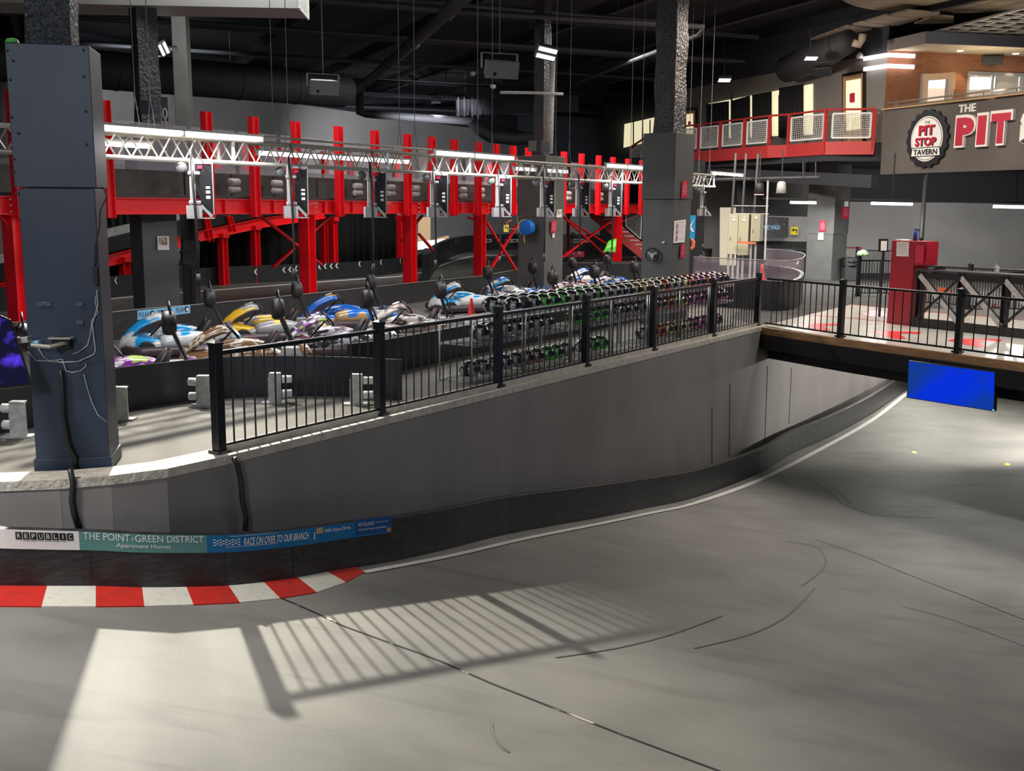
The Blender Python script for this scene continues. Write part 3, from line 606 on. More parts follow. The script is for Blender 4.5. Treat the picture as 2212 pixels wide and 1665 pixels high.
# steering wheel trophy
def ring(c, rot, r, n=24, flat=False):
    return [c + rot @ V((r * math.cos(a), r * math.sin(a) * (1 if not (flat and math.sin(a) < -.6) else .6 / abs(math.sin(a)) * 1.08), 0)) for a in [2 * math.pi * k / n for k in range(n)]]
c = PV(1414, 551, *fL3); n3 = V((*(-R3), 0)); c = c + n3 * .1; rot = V((0, 0, 1)).rotation_difference(n3).to_matrix()
rot = Matrix((V((*(-L3), 0)), V((0, 0, 1)), n3)).transposed()
sw = thing('steering_wheel', 'black flat-bottomed steering wheel hung on the grey column', 'wheel', c)
mb = MB(); mb.tube(ring(c, rot, .15, 28, True), .017, 8, closed=True); mb.build('rim', 'black', sw, smooth=True)
mb = MB()
for a in (.5, 2.64, -1.57): mb.bar(c, c + rot @ V((.13 * math.cos(a), .13 * math.sin(a), 0)), .035, .01, n3)
mb.lathe([(.05, -.01), (.05, .02)], c, rot); mb.build('spoke_plate', 'silver', sw); mb = MB(); mb.lathe([(.02, -.1), (.02, 0)], c, rot, 10); mb.build('mounting_stub', 'black', sw)
# hose reel
c = PV(1150, 491, *fL4); n4 = V((*(-R4), 0)); c = c + n4 * .22; rot = Matrix((V((*(-L4), 0)), V((0, 0, 1)), n4)).transposed()
hr = thing('hose_reel', 'blue and yellow hose reel on the brownish column', 'reel', c)
mb = MB(); mb.lathe([(.02, -.1), (.2, -.1), (.21, .02), (.2, .1), (.05, .12)], c + n4 * .02, Matrix.Rotation(0, 3, 'Z') @ rot, 24); mb.build('drum', mat('reel_blue', (.01, .18, .7), .4), hr, smooth=False)
mb = MB()
for k in range(3): mb.tube(ring(c + V((-.06 - k * .02, 0, .01)), rot, .19, 20), .014, 6, closed=True)
mb.tube([c + V((-.05, 0, -.18)), c + V((-.1, 0, -.25)), c + V((-.07, 0, -.4))], .012); mb.build('yellow_hose', mat('hose_yellow', (.9, .75, .05), .5), hr)
mb = MB(); mb.tube([c + V((-.1, 0, .02)), c + V((-.3, -.02, -.05)), c + V((-.5, -.02, -.04)), c + V((-.6, 0, .05)), c + V((-.52, 0, .16)), c + V((-.42, 0, .18))], .014); mb.build('orange_hose', 'orange', hr, smooth=True)
mb = MB(); mb.box(c - n4 * .1, (.08, .2, .1), rot); mb.build('wall_bracket', 'darkmetal', hr)
# gear on the big navy column
n1 = V((*(-R1), 0)); f1 = (V((*c1, 0)) + n1 * .02, V((*(c1 + L1), 0)) + n1 * .02)
Q = lambda x, y, o=0: PV(x, y, *f1) + n1 * o
mon = thing('wall_screen', 'tilted flat screen showing a violet and blue picture, at the left edge', 'screen', Q(60, 760, .3))
a, b, c_, d_ = PY(-40, 845, 8.95), PY(72, 833, 9.15), PY(25, 690, 9.3), PY(-60, 655, 9.1)
mb = MB(); mb.panel(a, b, c_, d_, .05); mb.build('housing', 'black', mon, bevel=.01)
k_ = (b - a).cross(d_ - a).normalized() * .004; ins = lambda u, v: (a * (1 - u) + b * u) * (1 - v) + (d_ * (1 - u) + c_ * u) * v + k_
mb = MB(); mb.quad(ins(.02, .03), ins(.94, .04), ins(.93, .96), ins(.02, .96)); mb.build('display', mat('screen_picture', (.004, .004, .015), .12, emit=1.1, col2=(.07, .03, .55), scale=5, lo=.5, hi=.72), mon)
mb = MB(); q = [Q(152, 738, .02), Q(120, 741, .25), PY(68, 745, 9.3)]; mb.tube(q, .018, 8); mb.build('arm', 'alu', mon)
mb = MB(); mb.box(Q(136, 738, .03), (.16, .07, .1)); mb.build('wall_mount', 'black', mon, bevel=.005); mb = MB(); mb.box(Q(136, 728, .06), (.2, .12, .012)); mb.build('mount_cap', 'silver', mon)
ab = thing('media_box', 'small silver box with cables behind the tilted screen', 'electronics', Q(58, 728, .16)); mb = MB(); mb.box(Q(58, 729, .16), (.14, .1, .05), Matrix.Rotation(-.1, 3, 'Y')); mb.build('casing', 'silver', ab, bevel=.004)
mb = MB(); mb.box(Q(84, 738, .12), (.07, .06, .05)); mb.build('adapter', 'ltblue', ab)
for nm, lab, pts, r, m in (('power_cable', 'thin pale cable drooping across the navy column under the screen arm', [(80, 745), (95, 770), (107, 778), (125, 777), (135, 775), (143, 800), (157, 804), (175, 800), (187, 790), (185, 785)], .004, 'cable'),
                        ('power_cable', 'pale cable looping to the right edge of the navy column', [(60, 758), (80, 778), (105, 779), (135, 782), (170, 780), (203, 765), (207, 755), (200, 700), (207, 677), (212, 660), (210, 625)], .005, 'cable'),
                        ('power_cable', 'thick black hose down the middle of the navy column front', [(133, 798), (137, 830), (139, 900), (150, 960), (163, 985), (165, 1013)], .02, 'rubber'),
                        ('power_cable', 'dark cable along the upper right edge of the navy column', [(222, 400), (232, 425), (217, 455), (216, 490), (207, 532), (206, 575)], .006, 'rubber'),
                        ('power_cable', 'thin grey cable hanging on the lower right of the navy column', [(182, 808), (190, 840), (200, 870), (212, 895), (232, 911)], .004, 'cable'),
                        ('power_cable', 'thin cable between the power strip and the screen arm', [(207, 640), (207, 655), (213, 675), (200, 690), (196, 720), (190, 745), (170, 760), (157, 765)], .004, 'cable')):
    mb = MB(); mb.tube([Q(x, y, r + .012) for x, y in pts], r, 6); tag(mb.build(nm, m, smooth=True), lab, 'cable')
pw = thing('power_strip', 'black power strip on the right edge of the navy column', 'power strip', Q(207, 595, .03)); mb = MB(); mb.bar(Q(206, 575, .03), Q(208, 615, .03), .035, .03, n1); mb.build('casing', 'black', pw, bevel=.003)
for k in range(5):
    mb = MB(); mb.box(Q(207, 581 + k * 7, .048), (.016, .004, .014)); mb.build('socket', 'darkmetal', pw)
for k, (x, y) in enumerate(((15, 109), (28, 131), (22, 172), (181, 165), (25, 253), (185, 240), (40, 288), (187, 312), (30, 343), (30, 370), (37, 418), (180, 108))):
    mb = MB(); mb.lathe([(.012, 0), (.009, .006)], Q(x, y, .018), V((0, 0, 1)).rotation_difference(n1).to_matrix(), 8); o = mb.build('screw', 'darkmetal', None); o.parent = col1; o.location = V((0, 0, 0)) - col1.location
for x0, x1, y in ((80, 110, 656), (165, 180, 656), (165, 180, 697)):
    mb = MB(); mb.panel(Q(x0, y + 5, .004), Q(x1, y + 5, .004), Q(x1, y - 5, .004), Q(x0, y - 5, .004), .002); o = mb.build('paint_patch', mat('scuff_blue', (.06, .12, .2), .5, col2=(.035, .05, .075), scale=30), col1)
mb = MB(); mb.lathe([(.06, 0), (.045, .03), (.01, .04)], Q(22, 90, -.06) + V((0, 0, 0)), None, 10); tag(mb.build('tape_lump', 'mint'), 'bright green lump on top of the navy column', 'tape')

# ---------------------------------------------------------------- lit truss with charging units
TP0 = V((-3.81, 15.5)); TD = V((.558, .83)).normalized(); TD = V((7.86, 11.7)).normalized()
tq = (V((*TP0, 0)), V((*(TP0 + TD), 0)))
def tX(x): p = PV(x, 360, *tq); return (V((p.x, p.y)) - TP0).dot(TD)
TN = V((TD.y, -TD.x))
def tw(s, n, z): q = TP0 + TD * s + TN * n; return V((q.x, q.y, z))
s0, s1 = tX(-60), tX(1546); ZB, ZT = 3.03, 3.33
tr = thing('lighting_truss', 'long aluminium box truss with strip lights crossing above the karts', 'truss', tw(tX(540), 0, ZB))
for n_ in (0, -.3):
    for z in (ZB, ZT):
        mb = MB(); mb.tube([tw(s0, n_, z), tw(s1, n_, z)], .025, 10); mb.build('chord', 'alu', tr, smooth=True)
nb_ = int((s1 - s0) / .42)
for face_ in (0, -.3, 'top'):
    mb = MB()
    for k in range(nb_):
        a, b = s0 + (s1 - s0) * k / nb_, s0 + (s1 - s0) * (k + 1) / nb_; m_ = (a + b) / 2
        if face_ == 'top': mb.tube([tw(a, 0, ZT), tw(m_, -.3, ZT)], .01, 5, cap=False); mb.tube([tw(m_, -.3, ZT), tw(b, 0, ZT)], .01, 5, cap=False)
        else: mb.tube([tw(a, face_, ZB), tw(m_, face_, ZT)], .012, 5, cap=False); mb.tube([tw(m_, face_, ZT), tw(b, face_, ZB)], .012, 5, cap=False)
    mb.build('lattice', 'alu', tr)
for x in (505, 838, 1015, 1203, 1345, 1543):
    s = tX(x); mb = MB()
    for z, zz in ((ZB, ZB), (ZT, ZT)): mb.bar(tw(s, 0, z), tw(s, -.3, z), .05, .05)
    mb.bar(tw(s, 0, ZB), tw(s, 0, ZT), .04); mb.bar(tw(s, -.3, ZB), tw(s, -.3, ZT), .04); mb.build('splice_frame', 'silver', tr)
def striplight(x0, x1, n, z, lab, power=0, grp='strip lights on the truss'):
    a, b = tX(x0), tX(x1); t = thing('strip_light', lab, 'light', tw((a + b) / 2, n, z), grp)
    mb = MB(); mb.bar(tw(a, n, z + .045), tw(b, n, z + .045), .09, .03); mb.build('housing', 'silver', t)
    mb = MB(); mb.tube([tw(a + .03, n, z), tw(b - .03, n, z)], .034, 10); mb.build('diffuser', 'tube', t, smooth=True)
    for s in (a, b): mb = MB(); mb.box(tw(s, n, z + .01), (.05, .05, .1)); mb.build('end_cap', 'silver', t)
    if power:
        c = tw((a + b) / 2, n + (.22 if n > 0 else -.25), z - .12); o = lamp('AREA', c, power * (b - a), None, (1, .98, 1), b - a, .08); o.rotation_euler = (0, 0, math.atan2(TD.y, TD.x))
for i, (x0, x1) in enumerate(((214, 388), (389, 558), (930, 1014), (1015, 1100), (1300, 1345), (1346, 1390), (1530, 1563), (1564, 1597))):
    striplight(x0, x1, .1, ZT + .04 - .0, 'lit strip light on the camera side of the truss, %s from the left' % ORD[i], 34)
for i, (x0, x1) in enumerate(((205, 372), (600, 770), (772, 925), (1150, 1195), (1216, 1262))):
    striplight(x0, x1, -.42, ZT - .12, 'lit strip light behind the truss lattice, %s from the left' % ORD[i], 26)
mb = MB(); mb.tube([tw(tX(560), .06, ZT + .08), tw(tX(930), .06, ZT + .08)], .018, 8); tag(mb.build('conduit', 'alu', smooth=True), 'thin pale conduit along the top of the truss between two pairs of lights', 'conduit')
for i, (xb, xt) in enumerate(((613, 611), (635, 632), (883, 881), (906, 903), (1050, 1052), (1072, 1083), (1217, 1222), (1238, 1245), (1378, 1384), (1393, 1401), (1481, 1498), (1495, 1512), (320, 302), (342, 336), (1525, 1534), (1540, 1552))):
    s = tX(xb); p = tw(s, -.1 if i % 2 else -.2, ZT); mb = MB(); mb.tube([p + V((0, 0, .0)) + V((*TD, 0)) * .07, p + V((0, 0, .5)), p + V((0, 0, 9.1 - ZT))], .006, 5); mb.tube([p - V((*TD, 0)) * .07, p + V((0, 0, .5))], .005, 5)
    tag(mb.build('suspension_wire', 'wire'), '%s pair of wires holding the truss, the %s wire' % (ORD[i // 2] if i < 12 else ['last', 'leftmost'][i in (12, 13)], ['left', 'right'][i % 2]), 'wire', 'suspension wires of the truss')
def unit(cab=True):
    t = thing('charging_unit', '', 'charging unit', (0, 0, 0), 'charging units under the truss')
    g = lambda nm, m, fn, **k: (lambda mb: (fn(mb), mb.build(nm, m, t, world=False, **k))[1])(MB())
    g('channel', 'silver', lambda mb: (mb.box((0, 0, -.38), (.075, .06, .76)), mb.box((0, -.032, -.38), (.02, .01, .74))), bevel=.004)
    for z in (-.17, -.56): g('clamp', 'silver', lambda mb: mb.bar((-.06, -.05, z), (.1, -.05, z), .03, .045), bevel=.01)
    g('lower_bracket', 'silver', lambda mb: mb.add([(-.09, -.07, -.76), (.11, -.07, -.76), (.11, -.07, -.6), (-.09, -.07, -.6), (-.09, .07, -.76), (.11, .07, -.76), (.11, .07, -.6), (-.09, .07, -.6)], [(0, 1, 2, 3), (5, 4, 7, 6), (0, 4, 5, 1), (3, 2, 6, 7), (0, 3, 7, 4), (1, 5, 6, 2)]))
    g('gusset', 'silver', lambda mb: (mb.bar((.1, -.06, -.6), (.24, -.06, -.75), .02, .04), mb.bar((-.09, 0, -.77), (.27, 0, -.77), .14, .015)))
    r = g('retractor_reel', 'columng', lambda mb: mb.lathe([(.04, -.05), (.07, -.03), (.075, .02), (.04, .05)], (-.13, 0, -.1), Matrix.Rotation(math.pi / 2, 3, 'X'), 14), smooth=True)
    if cab:
        c = g('control_cabinet', 'black', lambda mb: mb.box((.17, .05, -.38), (.17, .12, .64)), bevel=.006)
        for z, m in ((-.36, .03), (-.42, .04), (-.49, .04)): mb = MB(); mb.box((.2, -.012, z), (.055, .004, m)); mb.build('label_sticker', 'paper', c, world=False)
        g('frame_rail', 'silver', lambda mb: (mb.box((.265, .0, -.38), (.012, .1, .68)), mb.box((.14, 0, -.03), (.26, .06, .03))))
        g('emergency_lamp', 'redsign', lambda mb: mb.box((.1, -.02, -.09), (.06, .05, .04)))
    g('cable_loop', 'rubber', lambda mb: (mb.tube([(.02, -.05, .3), (.06, -.08, .1), (.16, -.08, -.05), (.19, -.06, -.16), (.12, -.06, -.14)], .008), mb.tube([(.0, -.07, .05), (.03, -.09, -.3), (.12, -.09, -.55), (.18, -.07, -.65)], .008)), smooth=True)
    g('hose', 'rubber', lambda mb: mb.tube([(-.01, -.06, .12), (.0, -.11, -.3), (.02, -.11, -.75), (.03, -.1, -1.2), (.02, -.1, -1.55)], .017, 8), smooth=True)
    g('hose_coupling', 'darkmetal', lambda mb: mb.tube([(.02, -.1, -1.52), (.02, -.1, -1.68)], .026, 8), smooth=True)
    return t
def copy_tree(o, parent=None):
    c = o.copy(); C.objects.link(c); c.parent = parent
    for ch in o.children: copy_tree(ch, c)
    return c
def tree_copy(o):
    c = o.copy(); C.objects.link(c)
    for ch in list(o.children):
        d = ch.copy(); C.objects.link(d); d.parent = c
        for g in list(ch.children):
            e = g.copy(); C.objects.link(e); e.parent = d
    return c
U = unit(); U2 = unit(False); ang = math.atan2(TD.y, TD.x)
ulab = ['beside the dark column with the photo sheet', 'above the tall red support near the yellow kart', 'third from the left', 'fourth from the left, left of the orange cone', 'fifth from the left, above the crossed braces', 'in front of the hose reel column', 'just right of the hose reel column', 'just left of the steering wheel column', 'right of the steering wheel column']
for i, x in enumerate((412, 622, 796, 932, 1073, 1170, 1247, 1318, 1517)):
    o = (U if i == 0 else tree_copy(U)) if i < 8 else U2
    o.location = tw(tX(x), .02, ZB); o.rotation_euler.z = ang * .35; o['label'] = 'grey charging unit under the truss, ' + ulab[i]

# speakers, floods and other hanging gear
def speaker(x, y, Y, w, lab, m='spk', tilt=.3, yaw=.35, wires=True):
    c = PY(x, y, Y); t = thing('hanging_speaker', lab, 'speaker', c); rot = Matrix.Rotation(yaw, 3, 'Z') @ Matrix.Rotation(tilt, 3, 'X'); h = w * .48; d = w * .5
    mb = MB(); vs = [rot @ V(q) for q in ((-w / 2, -d / 2, -h / 2), (w / 2, -d / 2, -h / 2), (w * .5, -d / 2, h / 2), (-w * .5, -d / 2, h / 2), (-w * .36, d / 2, -h * .4), (w * .36, d / 2, -h * .4), (w * .36, d / 2, h * .4), (-w * .36, d / 2, h * .4))]
    mb.add([c + v for v in vs], [(0, 1, 2, 3), (5, 4, 7, 6), (0, 4, 5, 1), (3, 2, 6, 7), (0, 3, 7, 4), (1, 5, 6, 2)]); mb.build('cabinet', m, t, bevel=.008)
    mb = MB(); mb.box(c + rot @ V((0, -d / 2 - .006, 0)), (w * .94, .01, h * .9), rot); mb.build('grille', m, t)
    mb = MB(); mb.box(c + rot @ V((-w * .22, -d / 2 - .013, -h * .22)), (w * .09, .006, h * .2), rot); mb.build('port', 'black', t)
    e = [c + rot @ V((-w * .53, 0, 0)), c + rot @ V((-w * .53, 0, 0)) + V((0, .0, h * .85)), c + rot @ V((w * .53, 0, 0)) + V((0, 0, h * .85)), c + rot @ V((w * .53, 0, 0))]
    mb = MB(); [mb.bar(e[i], e[i + 1], .03, .012) for i in range(3)]; mb.build('yoke', m, t)
    if wires: mb = MB(); p = (e[1] + e[2]) / 2; mb.tube([p, V((p.x, p.y, 9.1))], .008, 6); mb.build('hanger', 'wire', t)
    return t
speaker(698, 187, 17, .46, 'grey loudspeaker hanging on a wire, left of the two')
speaker(1079, 148, 15.5, .5, 'grey loudspeaker hanging on wires, right of the two')
speaker(2143, 129, 36, .62, 'black loudspeaker under the tiled tavern soffit', 'black', .25, -.3, False)
speaker(1778, 152, 35, .6, 'black loudspeaker below the mezzanine duct elbow', 'black', .5, -.6, False)
def flood(c, tgt, lab, r=.16, m='led', arm=None):
    t = thing('floodlight', lab, 'floodlight', c); d = (V(tgt) - c).normalized(); rot = V((0, 0, 1)).rotation_difference(d).to_matrix()
    mb = MB(); mb.box(c, (r * 2, r * 1.4, r * .5), rot); mb.build('housing', 'darkmetal', t, bevel=.01)
    for s in (-1, 1):
        mb = MB(); mb.box(c + rot @ V((0, s * r * .35, r * .27)), (r * 1.8, r * .35, .01), rot); mb.build('led_bar', m, t)
    if arm: mb = MB(); mb.tube([c - d * r * .3, arm], .02, 6); mb.build('arm', 'darkmetal', t)
    return t
pole4 = PY(388, 95, 25.5)
k0 = KEY + (KEY - V((-1.6, 7.2, -1.2))).normalized() * .12
flood(k0, (-1.6, 7.2, -1.2), 'double floodlight high on the pole above the photo sheet column', .13, arm=V((-6.9, 20.9, 6.6)))
c = PY(352, 104, 24.5); flood(c, c + V((1.2, -1, -1)), 'small lit floodlight clamped to the slim grey steel column', .16, arm=PY(380, 100, 25.3))
c = PY(1180, 113, 26); flood(c, c + V((.2, -1, -.7)), 'bright floodlight with two rows of lamps on the pole of the hose reel column', .25, arm=PY(1170, 100, 28.9))
c = PY(942, 217, 46); flood(c, c + V((.0, 1, -1)), 'small violet floodlight washing the grey back wall', .2, 'ledp', arm=PY(942, 195, 48)); lamp('SPOT', c + V((0, .2, -.2)), 400, c + V((.3, 12, -3)), (.95, .9, 1), .1, angle=70)
c = PY(1752, 123, 34); flood(c, c + V((.0, -.3, -1)), 'small lit floodlight left of the mezzanine duct elbow', .2, arm=c + V((0, .3, .9)))
c = PY(1565, 170, 38); flood(c, c + V((.0, -.3, -1)), 'small lit floodlight above the curtained windows', .22, arm=c + V((0, .3, 1.5)))
for x, y, Y, lab in ((1021, 158, 40, 'small dome sensor under the dark ceiling, left of the right loudspeaker'), (1065, 186, 40, 'small dome lamp under the dark ceiling, below the right loudspeaker')):
    mb = MB(); mb.lathe([(.1, .05), (.12, 0), (.08, -.08), (.01, -.1)], PY(x, y, Y), None, 12); tag(mb.build('ceiling_sensor', 'plate', smooth=True), lab, 'sensor')
# box and slim panel on the pole of column two
c = PY(319, 232, 19.3); t = thing('junction_box', 'dark square box on the pole above the photo sheet column', 'box', c); mb = MB(); mb.box(c, (.24, .12, .24)); mb.build('casing', 'column', t, bevel=.01); mb = MB(); mb.box(c + V((-.16, 0, -.01)), (.1, .05, .06)); mb.build('clamp', 'darkmetal', t)
c = PY(357, 236, 19.5); mb = MB(); mb.box(c, (.12, .06, .42)); tag(mb.build('wall_antenna', 'columng', bevel=.01), 'slim upright grey panel right of the dark square box', 'panel')
c = PY(356, 245, 19.2); t = thing('reader_paddle', 'pale oval paddle on a thin rod standing on the truss', 'paddle', c); mb = MB(); o_ = [c + V((.035 * math.cos(a), 0, .085 * math.sin(a))) for a in [k * math.pi / 8 for k in range(16)]]; mb.tube(o_, .012, 6, closed=True); mb.build('oval_head', 'white', t); mb = MB(); mb.tube([c + V((0, 0, -.09)), V((c.x, c.y, 3.35))], .02, 8); mb.build('rod', 'alu', t)

# ---------------------------------------------------------------- red elevated track
RP = (V((-4.59, 24, 0)), V((-.88, 30.8, 0))); RDv = (RP[1] - RP[0]).normalized(); RNv = V((-RDv.y, RDv.x, 0))   # RNv points away from the viewer
def rp(x, z, off=0): p = PV(x, 450, *RP); return V((p.x, p.y, z)) + RNv * off
et = thing('elevated_track', 'red steel elevated kart track with tall red guard posts behind the truss', 'elevated track', rp(666, 0))
big = (32, 666, 888, 1040, 1338)
mb = MB(); bm_ = [rp(x, 2.41) for x in (-70, 1400)]; mb.ibeam(bm_[0], bm_[1], .2, .3, .02, (0, 0, 1)); mb.build('edge_beam', 'red', et)
mb = MB(); mb.ibeam(*[rp(x, 2.41, 3.2) for x in (-70, 1500)], .2, .3, .02, (0, 0, 1)); mb.build('edge_beam', 'red', et)
mb = MB()
for x in (16, 655, 677, 875, 899, 1030, 1050, 1290, 1352):
    for dz in (-.1, 0, .1): mb.box(rp(x, 2.41 + dz, -.09), (.035, .01, .035))
mb.build('bolts', 'silver', et)
mb = MB()
for x in (485, 590, 700, 760, 835, 905, 946, 995): mb.bar(rp(x, 2.28, -.06), rp(x, 2.54, -.06), .015, .1, RDv)
mb.build('web_stiffener', 'red', et)
mb = MB(); A, B = rp(-70, 2.57), rp(1400, 2.57); mb.prism([A.xy, B.xy, (B + RNv * 3.2).xy, (A + RNv * 3.2).xy], 2.56, 2.62); mb.build('track_bed', 'darkmetal', et)
for x in big:
    mb = MB(); mb.ibeam(rp(x, 0, .05), rp(x, 2.27, .05), .27, .26, .025, RDv); c_ = mb.build('support_column', 'red', et)
    mb = MB(); mb.bar(rp(x, 2.24, .05) , rp(x, 2.27, .05), .34, .34, RDv)
    for s_ in (-1, 1): mb.bar(rp(x, 2.1, .05) + RDv * .13 * s_, rp(x, 2.25, .05) + RDv * .26 * s_, .06, .03)
    mb.build('cap_plate', 'red', c_)
posts = (30, 223, 440, 540, 630, 722, 800, 870, 922, 970, 1022, 1060, 1097, 1130, 1207, 1245, 1282, 1313, 1345, 1375)
for x in posts:
    mb = MB(); mb.ibeam(rp(x, 2.2, -.16), rp(x, 4.22, -.16), .14, .18, .018, RDv); mb.build('guard_post', 'red', et)
for i in range(len(posts) - 1):
    a, b = posts[i], posts[i + 1]
    mb = MB(); q = [rp(a + 3, 2.63, .5), rp(b - 1, 2.63, .5), rp(b - 1, 3.08, .5), rp(a + 3, 3.08, .5)]; mb.panel(*q, .06); mb.build('barrier_panel', mat('panel_grey_black', (.045, .042, .04), .5, col2=(.07, .065, .06), scale=3), et) if i == 0 else mb.build('barrier_panel', bppan, et)
    if i == 0: bppan = et.children[-1].data.materials[0] if False else bpy.data.materials['panel_grey_black']
    if i in (2, 3, 5, 6, 7, 8, 9, 10, 14, 15, 16):
        mb = MB()
        for z in (2.75, 2.91): spring(mb, rp(b, z, .2) - RDv * .35, RDv, .075, .26)
        mb.build('coil_springs', 'plate', et, smooth=True)
    if i > 0:
        mb = MB(); mb.panel(rp(a + 4, 3.08, .3), rp(b - 4, 3.08, .3), rp(b - 4, 3.95, .3), rp(a + 4, 3.95, .3), .012); mb.build('acrylic_guard', 'acrylic', et)
for x in (455, 556, 700, 760, 830, 915, 965, 1010, 1055, 1235, 1300, 1330, 1362):
    mb = MB(); mb.ibeam(rp(x, 2.5, 3.2), rp(x, 3.9, 3.2), .14, .18, .018, RDv); mb.build('guard_post', 'red', et)
mb = MB()
for a, b in zip(range(60, 1380, 40), range(100, 1400, 40)): mb.bar(rp(a, 3.1, 3.0), rp(b, 3.1, 3.0), .03, .03)
mb.build('inner_rail', 'silver', et)
mb = MB(); mb.panel(rp(40, 2.63, 3.1), rp(1400, 2.63, 3.1), rp(1400, 3.3, 3.1), rp(40, 3.3, 3.1), .05); mb.build('inner_barrier', 'darkwall', et)
def brace(pts, m='red', off=.4, w=.07, parent=et):
    (x0, y0), (x1, y1) = pts; pl_ = (RP[0] + RNv * off, RP[1] + RNv * off); mb = MB(); mb.bar(PV(x0, y0, *pl_), PV(x1, y1, *pl_), w, .05); return mb.build('cross_brace', m, parent)
for pr_, of in ((((565, 468), (695, 572)), .5), (((590, 577), (712, 468)), .6), (((868, 520), (912, 466)), .8), (((905, 505), (935, 540)), .8), (((1050, 478), (1115, 583)), .2), (((1118, 484), (1062, 578)), .25), (((1012, 470), (1040, 480)), .2),
               (((1215, 466), (1308, 552)), .3), (((1214, 556), (1325, 473)), .35), (((1218, 470), (1335, 542)), .6), (((1322, 486), (1385, 462)), .4)): brace(pr_, off=of)
# descending ramp behind
CP = (P(240, 600, .5) + V((-.2, .9, 0)), P(740, 568, .5) + V((-.2, .9, 0)))
rm = thing('red_ramp', 'red steel ramp rising to the right under the elevated track, on short red legs', 'ramp', CP[0])
def cp(x, y, off=0):
    d = (V((*CP[1].xy, 0)) - V((*CP[0].xy, 0))).normalized(); n = V((-d.y, d.x, 0)) * off; return PV(x, y, CP[0] + n, CP[1] + n)
for a, b in (((-60, 640), (289, 548)), ((289, 548), (438, 508)), ((438, 508), (560, 482)), ((560, 482), (700, 462))):
    mb = MB(); mb.ibeam(cp(*a), cp(*b), .22, .3, .02, (0, 0, 1)); mb.build('ramp_beam', 'red', rm)
    u = V((0, 0, .2)); u2 = V((0, 0, .6)); mb = MB(); mb.panel(cp(*a) + u, cp(*b) + u, cp(*b) + u2, cp(*a) + u2, .1); mb.build('barrier_board', 'black', rm)
    u = V((0, 0, .9)); mb = MB(); mb.panel(cp(*a, 1.5) + u2, cp(*b, 1.5) + u2, cp(*b, 1.5) + u, cp(*a, 1.5) + u, .1); mb.build('far_board', 'plate', rm)
    mb = MB(); u = V((0, 0, .18)); mb.quad(cp(*a) + u, cp(*b) + u, cp(*b, 2.4) + u, cp(*a, 2.4) + u); mb.build('ramp_bed', 'darkmetal', rm)
for x, yt, off in ((268, 556, 0), (480, 505, 0), (550, 488, 0), (698, 470, .3), (719, 470, -.2), (865, 466, .4)):
    t_ = cp(x, yt, off); mb = MB(); mb.ibeam(V((t_.x, t_.y, 0)), t_, .22, .24, .022, RDv); mb.build('leg', 'red', rm)
    mb = MB(); mb.bar(t_ + V((0, 0, -.12)), t_ + V((0, 0, .02)), .34, .26, RDv); mb.build('leg_head', 'red', rm)
for a, b, lean in ((448, 458, 5), (497, 505, 5)):
    mb = MB(); mb.ibeam(cp(a + lean, 522 if a < 480 else 500), cp(a - lean, 470 if a < 480 else 466), .2, .2, .02, RDv); mb.build('tilted_post', 'red', rm)
# curtains and boards behind the ramp
for i, (a, b) in enumerate(((214, 330), (395, 560), (560, 760), (760, 858))):
    secs = []; n_ = 40; mb = MB(); vs = []
    for k in range(n_ + 1):
        x = a + (b - a) * k / n_; p = cp(x, 500, 3.2 + .07 * math.sin(k * 1.1)); q_ = rp(x, 0, 3.3); p = p
        vs += [V((p.x, p.y, 0)), V((p.x, p.y, 2.5))]
    mb.add(vs, [(2 * k, 2 * k + 2, 2 * k + 3, 2 * k + 1) for k in range(n_)]); o = mb.build('black_curtain', 'curtain', smooth=True)
    sm_ = o.modifiers.new('thickness', 'SOLIDIFY'); sm_.thickness = .02
    tag(o, 'black curtain hanging behind the red ramp, %s' % ['at its low left end', 'behind its two middle legs', 'between the crossed braces and the paired legs', 'at its right end beside the open lane'][i], 'curtain', 'black curtains under the elevated track')
for nm, lab, m, px, Y in (('plywood_board', 'brown plywood board leaning on the far grey wall left of the white board', 'plywood', ((902, 530), (930, 528), (930, 468), (904, 470)), 56), ('white_board', 'white board leaning against the far grey wall', 'white', ((902, 540), (964, 532), (962, 515), (902, 522)), 54), ('tan_board', 'tan board behind the white board at the far grey wall', 'wood', ((945, 530), (972, 526), (969, 508), (944, 514)), 55)):
    mb = MB(); mb.panel(*[PY(x, y, Y) for x, y in px], .03); tag(mb.build(nm, m), lab, 'board')
FB = [P(x, y, .9) for x, y in dense([(925, 550), (940, 534), (960, 522), (985, 513), (1030, 508), (1120, 505), (1230, 506), (1330, 508)], 3)]; FB = [V((p.x, p.y, 0)) for p in FB]
fb = thing('track_barrier', 'far black barrier with small white chevrons winding along the grey wall', 'barrier', FB[6]); wallrun(FB, .9, .2).build('barrier_board', 'barrier', fb)
for x, y in ((984, 520), (991, 519), (1004, 517), (1019, 516)): chevron(x, y, .3, (FB[7], FB[10]), fb)
